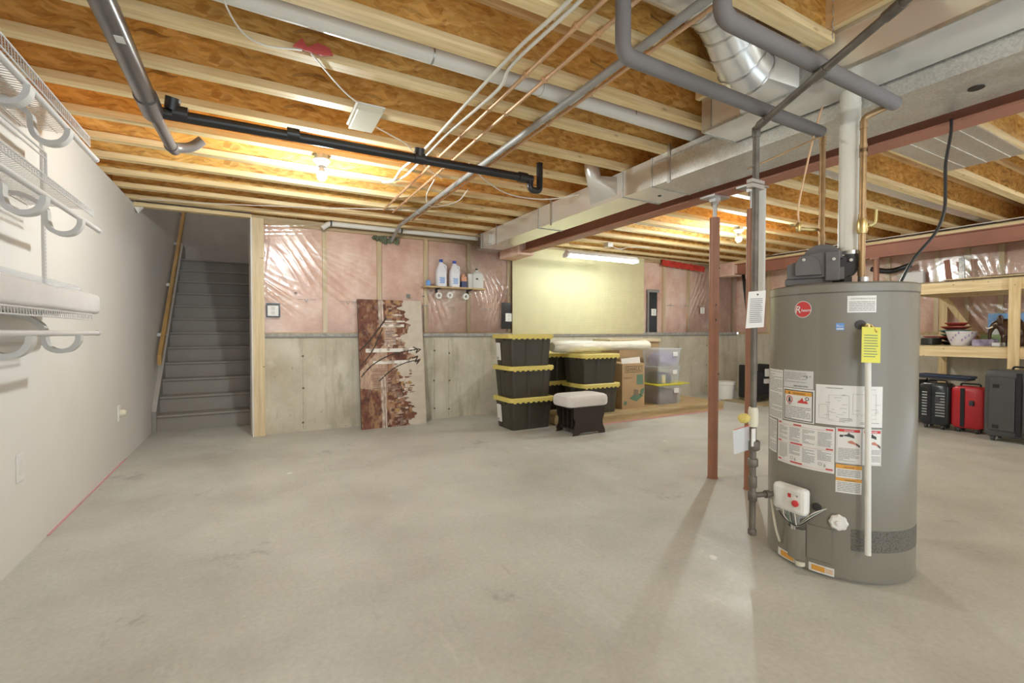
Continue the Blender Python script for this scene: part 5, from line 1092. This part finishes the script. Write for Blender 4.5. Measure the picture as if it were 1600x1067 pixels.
# footstool
fs = empty('footstool', (3.43, 4.493, 0)); fs.scale = (1, .74, 1); cu = MB(); rg = []
for z, k1 in ((.325, .90), (.335, .97), (.36, 1.0), (.415, 1.0), (.445, .97), (.462, .88), (.468, .6)): rg.append(rrect(.60 * k1, .50 * k1, .08, z, 6))
cu.loft(rg); cu.build('cushion', 'cushion', fs)['label'] = 'pale beige padded cushion'
pnl = [(-.22, .02), (-.24, .0), (-.16, .0), (-.13, .028), (.13, .028), (.16, .0), (.24, .0), (.235, .04), (.205, .10), (.20, .16), (.225, .22), (.225, .325), (-.225, .325), (-.225, .22), (-.20, .16), (-.205, .10), (-.235, .04)]
for y in (-.235, .215): MB().prism(pnl, 'y', y, y + .022).build('side_panel', 'dark_wood', fs)
MB().box(-.22, -.213, .295, .22, .215, .324).build('top_rail', 'dark_wood', fs)
for x in (-.19, .18): 
    for y in (-.12, 0, .12): MB().box(x, y - .02, .07, x + .012, y + .02, .295).build('slat', 'dark_wood', fs)
for x in (-.2, .17): MB().box(x, -.213, .05, x + .03, .215, .075).build('stretcher', 'dark_wood', fs)
tag(fs, 'dark wood footstool with pale padded top before the totes', 'footstool')
# bucket, mat, cart, far corner
bk = empty('bucket', (7.42, 5.45, 0)); MB().lathe([(.13, 0), (.155, .26), (.165, .265), (.165, .29), (.155, .3)], seg=28, caps=(True, False)).build('pail', 'plastic_white', bk); MB().lathe([(.168, .296), (.168, .312), (.15, .318)], seg=28).build('lid', 'plastic_white', bk)
tag(bk, 'white plastic bucket on the floor near the back wall corner', 'bucket')
tag(MB().box(7.15, 4.55, 0, 8.5, 5.35, .012).build('floor_mat', 'mat_tan', loc=(7.8, 4.95, 0)), 'tan mat on the floor in the far corner', 'mat')
ct = empty('folding_cart', (7.75, 5.0, .013)); MB().box(-.33, -.12, .05, -.27, .2, .62, bev=.02).box(.2, -.12, .05, .26, .2, .62, bev=.02).box(-.33, -.14, .05, .26, -.10, .12).build('frame', 'plastic_black', ct); MB().box(-.26, -.08, .06, .2, .2, .48, bev=.03).build('bag', 'fabric_black', ct)
for x in (-.25, .2): MB().lathe([(.05, -.015), (.05, .015)], (x, -.1, .05), seg=14, axis='x').build('wheel', 'rubber', ct)
MB().box(-.05, -.125, .3, .1, -.085, .38).box(-.02, -.125, .42, .12, -.085, .55).build('panel', 'label_grey', ct); tag(ct, 'black folding cart standing on the tan mat', 'cart')
sk = MB().box(-.03, -.01, 0, .03, .01, 2.42).box(.06, -.01, 0, .10, .01, 2.30); o = sk.build('leaning_rails', 'plastic_black'); o.location = (8.45, 5.55, 0); o.rotation_euler = (R(-9), R(3), 0); tag(o, 'pair of black rails leaning in the far corner', 'rails')

# ------------------------------------------------------------------ shelf unit on the right
su = empty('shelf_unit', (8.1, 1.4, 0)); SX_, SX2, SY0, SY1 = 7.6 - 8.1, 8.62 - 8.1, -.3 - 1.4, 2.88 - 1.4
for z0, z1 in ((.895, 1.02), (1.69, 1.82)):
    MB().box(SX_, SY0, z0, SX_ + .038, SY1, z1).build('front_rail', 'pine_y', su); MB().box(SX2 - .038, SY0, z0, SX2, SY1, z1).build('back_rail', 'pine_y', su)
    MB().box(SX_ + .038, SY1 - .04, z0, SX2 - .038, SY1, z1).build('end_rail', 'pine_x', su)
    MB().box(SX_ + .002, SY0, z1 - .0005, SX2, SY1, z1 + .012).build('shelf_board', 'ply', su)
for y in (SY1 - .09, .42, -1.3):
    for x in (SX_ - .039, SX2 + .001): MB().box(x, y, 0, x + .038, y + .09, 1.82).build('upright', 'pine_z', su)
br_ = MB().prism([(SY1 - .5, 1.05), (SY1 - .42, 1.05), (SY1 - .06, 1.66), (SY1 - .12, 1.69)], 'x', SX2 - .08, SX2 - .045).build('brace', 'pine_z', su)
tag(su, 'rough pine shelf unit along the right wall', 'shelf unit')
tag(MB().box(7.64, .1, 1.834, 8.4, 2.82, 1.846).build('hardboard_sheet', 'cardboard_dark', loc=(8, 1.5, 1.834)), 'dark hardboard sheet at the bottom of the pile on the top shelf', 'board', 'boards on the top shelf')
tag(MB().box(7.60, -.1, 1.847, 8.3, 2.5, 1.862).build('hardboard_sheet', 'plate_wood', loc=(8, 1.2, 1.847)), 'brown board in the middle of the pile on the top shelf', 'board', 'boards on the top shelf')
tag(MB().box(7.66, -.2, 1.863, 8.35, 2.12, 1.878).build('hardboard_sheet', 'cardboard_dark', loc=(8, 1, 1.863)), 'dark board on top of the pile on the top shelf', 'board', 'boards on the top shelf')
for x, y0, h, mt, l_ in ((8.48, 2.72, 2.28, 'steel_red', 'reddish board leaning on the wall behind the shelf unit'), (8.50, 2.60, 2.29, 'galvanised_dull', 'grey metal strip leaning on the wall behind the shelf unit')):
    o = MB().box(-.01, -.03, 0, .01, .03, h - 1.9).build('leaning_board', mt); o.location = (x, y0, 1.9); o.rotation_euler = (0, R(6), R(0)); o.rotation_euler[0] = R(-8) if mt == 'steel_red' else R(-3); o.location.z = 1.837; tag(o, l_, 'board')
tag(MB().box(8.60, 3.06, 1.86, 8.68, 3.38, 2.10, bev=.01).build('white_box', 'plastic_white', loc=(8.64, 3.2, 1.86)), 'white box on the wall just right of the red post', 'box')
# things on the lower shelf board (top at z 1.032)
ZB = 1.033
bw_ = empty('flower_bowl', (7.84, 2.40, ZB)); MB().lathe([(.09, 0), (.12, .08), (.145, .17), (.15, .18), (.142, .175), (.11, .07), (.08, .012)], seg=32, caps=(True, True)).build('bowl', 'bowl_white', bw_)
fl_ = MB()
for k in range(16):
    a_ = R(150 + k * 13); rr_ = .118 + .018 * ((k * 7) % 3) / 2; z = .07 + .03 * ((k * 5) % 4); r0 = .1055 + z * .23
    for q in range(5): fl_.sphere((r0 * math.cos(a_) + .0, r0 * math.sin(a_), z + .008 * math.sin(q * 1.256)), .008, 0, 6, 4, (1, 1, 1))
fl_.build('flower_pattern', 'flower_purple', bw_); tag(bw_, 'white bowl with purple flowers on the pine shelf', 'bowl')
for k, (mt, rr_, lab) in enumerate((('plate_dark', .17, 'dark plate at the bottom of the dish stack'), ('plate_dark', .16, 'dark plate, second from the bottom of the dish stack'), ('plate_teal', .16, 'teal plate in the middle of the dish stack'), ('plate_teal', .155, 'teal plate, second from the middle of the dish stack'), ('plate_red', .15, 'red plate near the top of the dish stack'), ('plate_red', .12, 'small red plate at the very top of the dish stack'))):
    z = ZB + k * .05; o = MB().lathe([(rr_ * .6, 0), (rr_, .035), (rr_, .045), (rr_ * .6, .012), (.01, .012)], seg=28).build('plate', mt); o.location = (8.22, 2.58 - .01 * (k % 3), z); tag(o, lab, 'plate', 'plates stacked on the pine shelf')
for k, (y, mt, w_, h_, lab) in enumerate(((2.72, 'plate_dark', .06, .09, 'dark tray stacked at the left end of the pine shelf'), (2.16, 'plate_green', .10, .14, 'green lidded container right of the flower bowl'),)):
    o = MB().box(-.16, -w_, 0, .16, w_, h_, bev=.012).build('container', mt); o.location = (7.92 if k == 0 else 8.15, y, ZB); tag(o, lab, 'container')
o = MB().lathe([(.11, 0), (.13, .012), (.13, .02)], seg=24).build('tray', 'plate_red'); o.location = (8.0, 2.70, ZB + .095); tag(o, 'dark red tray on top of the dark tray', 'tray')
o = MB().loft([rrect(.16, .20, .02, z) for z in (0, .08)]).build('package', 'bin_junk_b'); o.location = (7.78, 2.16, ZB); tag(o, 'patterned package right beside the flower bowl', 'package')
o = MB().box(-.1, -.12, 0, .1, .12, .05, bev=.01).build('package', 'label_grey'); o.location = (7.70, 2.02, ZB + .0); o.scale = (.9, .3, .9); tag(o, 'small white package before the elephant figure', 'package')
o = MB().box(-.02, -.16, 0, .02, .16, .40).add([(-.021, -.12, .08), (-.021, .12, .08), (-.021, .12, .3), (-.021, -.12, .3)], [(0, 1, 2, 3)], 1).build('picture_box', ['box_blue', 'label_white']); o.location = (8.1, 2.06, ZB); tag(o, 'blue picture box behind the elephant figure', 'box')
# elephant figurine: skinned skeleton
ep = bpy.data.meshes.new('elephant_figurine'); ev = [(0, 0, .20), (0, -.10, .215), (0, .10, .20), (0, .17, .265), (0, .235, .235), (0, .27, .16), (0, .275, .09), (0, .26, .035), (.055, -.10, .12), (.055, -.10, 0), (-.055, -.10, .12), (-.055, -.10, 0), (.055, .10, .12), (.055, .105, 0), (-.055, .10, .12), (-.055, .105, 0), (0, -.16, .20), (0, -.175, .12)]
ee = [(0, 1), (0, 2), (2, 3), (3, 4), (4, 5), (5, 6), (6, 7), (1, 8), (8, 9), (1, 10), (10, 11), (2, 12), (12, 13), (2, 14), (14, 15), (1, 16), (16, 17)]
er = [.10, .085, .09, .068, .045, .028, .022, .016, .045, .034, .045, .034, .045, .034, .045, .034, .02, .008]
ep.from_pydata(ev, ee, []); eo = bpy.data.objects.new('elephant_figurine', ep); col.objects.link(eo); md = eo.modifiers.new('skin', 'SKIN')
for i, r_ in enumerate(er): ep.skin_vertices[0].data[i].radius = (r_, r_); ep.skin_vertices[0].data[i].use_root = (i == 0)
sbs = eo.modifiers.new('sub', 'SUBSURF'); sbs.levels = 2; sbs.render_levels = 2; md.use_smooth_shade = True
dg = bpy.context.evaluated_depsgraph_get(); nm = bpy.data.meshes.new_from_object(eo.evaluated_get(dg)); eo.modifiers.clear(); eo.data = nm; nm.materials.clear(); nm.materials.append(MATS['elephant_brown'])
zmin = min(v_.co.z for v_ in nm.vertices)
for v_ in nm.vertices: v_.co.z -= zmin
eo.location = (7.90, 1.95, ZB); eo.rotation_euler = (0, 0, R(12)); eo.scale = (.78, .72, 1.06)
for s_ in (-1, 1): 
    MB().sphere((s_ * .075, .15, .29), .055, 0, 14, 8, (.25, .75, 1.15)).build('ear', 'elephant_brown', eo); MB().tube(smoothpts([(s_ * .035, .235, .22), (s_ * .045, .29, .20), (s_ * .04, .32, .215)]), [.009] * 8 + [.007] * 8 + [.003], 0, 8).build('tusk', 'tusk', eo)
tag(eo, 'dark brown elephant figurine on the pine shelf by the upright', 'figurine')
o = MB().lathe([(.04, 0), (.045, .05), (.045, .055)], seg=18).build('white_cup', 'bowl_white'); o.location = (7.72, 1.70, ZB); tag(o, 'white cup right of the shelf upright', 'cup')
o = MB().sphere((0, 0, .15), .15, 0, 16, 10, (.6, .7, 1)).build('dark_vase', 'elephant_brown'); o.location = (7.95, 1.66, ZB); tag(o, 'round dark brown vase right of the shelf upright', 'vase')

# ------------------------------------------------------------------ suitcases on the floor
def suitcase(x, y, w_, d_, h_, mt, rz, label, ribs=0, pocket=False, soft=False):
    # local: +x is depth away from the viewer, y is width; front faces -x
    r = empty('suitcase', (x, y, 0), rz); g = .05
    def shell(x0, x1, kk=1.0):
        rg = []; k = 14
        for t, s_ in ((0, .90), (.08, .97), (.25, 1.0), (1, 1.0)):
            xx = x0 + (x1 - x0) * t; rg.append([(xx, p[0], g + h_ / 2 + p[1]) for p in rrect(w_ * s_, h_ * s_ if True else h_, .06 * s_, 0, 5)])
        return rg
    dm = d_ / 2
    MB().loft(shell(0, dm - .01)).build('front_shell', mt, r); MB().loft(shell(d_, dm + .01)).build('back_shell', mt, r)
    MB().loft([[(xx, p[0], g + h_ / 2 + p[1]) for p in rrect(w_ * .995, h_ * .995, .06, 0, 5)] for xx in (dm - .012, dm + .012)]).build('zip_band', 'fabric_black', r)
    if ribs:
        q = MB()
        for i in range(ribs):
            z = g + .12 + (h_ - .24) * i / (ribs - 1)
            for s_ in (-1, 1): q.box(-.006, s_ * w_ * .22 - w_ * .15, z - .008, .004, s_ * w_ * .22 + w_ * .15, z + .008, bev=.003)
        q.build('ribs', 'rib_highlight', r)  # pale rib colour paints highlights on the black shell
    if pocket:
        MB().box(-.012, -w_ * .43, g + .07, .01, -.02, h_ - .03, bev=.012).build('front_pocket', mt, r); MB().box(-.012, .03, g + .07, .01, w_ * .43, h_ - .03, bev=.012).build('front_pocket', mt, r)
        MB().box(-.02, -.014, g + .03, .0, .022, h_ + g - .03).build('zip', 'fabric_black', r)
        MB().box(-.022, -w_ * .36, h_ * .42, -.01, -w_ * .2, h_ * .46).box(-.022, -w_ * .3, h_ * .8, -.01, -w_ * .22, h_ * .84).box(-.022, w_ * .28, h_ * .2, -.01, w_ * .36, h_ * .25).box(-.022, w_ * .28, h_ * .8, -.01, w_ * .36, h_ * .85).build('badge', 'fabric_black', r)
    else:
        MB().box(-.008, .02, g + .02, .004, .06, h_ + g - .02, bev=.004).build('centre_strip', 'fabric_black', r); MB().box(-.018, -.065, h_ * .66, .0, -.02, h_ * .78, bev=.008).build('lock', 'fabric_charcoal', r)
    MB().tube(bend([(dm, -.09, g + h_ - .005), (dm, -.085, g + h_ + .03), (dm, .085, g + h_ + .03), (dm, .09, g + h_ - .005)], .03), .01, 0, 8).build('carry_handle', 'fabric_black', r)
    for sx_ in (.04, d_ - .04):
        for sy_ in (-1, 1):
            MB().lathe([(.026, -.012), (.026, .012)], (sx_, sy_ * (w_ / 2 - .07), .026), seg=14, axis='y').box(sx_ - .018, sy_ * (w_ / 2 - .07) - .02, .03, sx_ + .018, sy_ * (w_ / 2 - .07) + .02, .07).build('wheel', 'rubber', r)
    return tag(r, label, 'suitcase', 'suitcases under the pine shelf')
suitcase(7.12, 1.70, .56, .30, .74, 'case_grey', 0, 'large dark grey soft suitcase, rightmost under the pine shelf', pocket=True)
suitcase(7.40, 2.20, .30, .22, .50, 'case_red', 0, 'red hard suitcase under the pine shelf')
suitcase(7.36, 2.50, .30, .24, .52, 'case_silver_black', 0, 'glossy black ribbed suitcase left of the red one', ribs=9)
suitcase(7.72, 2.83, .34, .24, .52, 'case_black', R(-8), 'plain black suitcase half hidden behind the water heater')
fbg = MB().box(-.14, -.26, 0, .12, .26, .022, bev=.01); o = fbg.build('folded_bag', 'fabric_charcoal'); o.location = (7.68, 2.50, .606); o.rotation_euler = (R(1), 0, 0); tag(o, 'flat charcoal folded bag lying on the black suitcases', 'bag', 'flat bags on the suitcases')
o = MB().box(-.13, -.26, 0, .11, .26, .03, bev=.01).build('folded_bag', 'fabric_navy'); o.location = (7.68, 2.48, .630); o.rotation_euler = (R(1), 0, 0); tag(o, 'flat navy folded bag on top of the charcoal one', 'bag', 'flat bags on the suitcases')
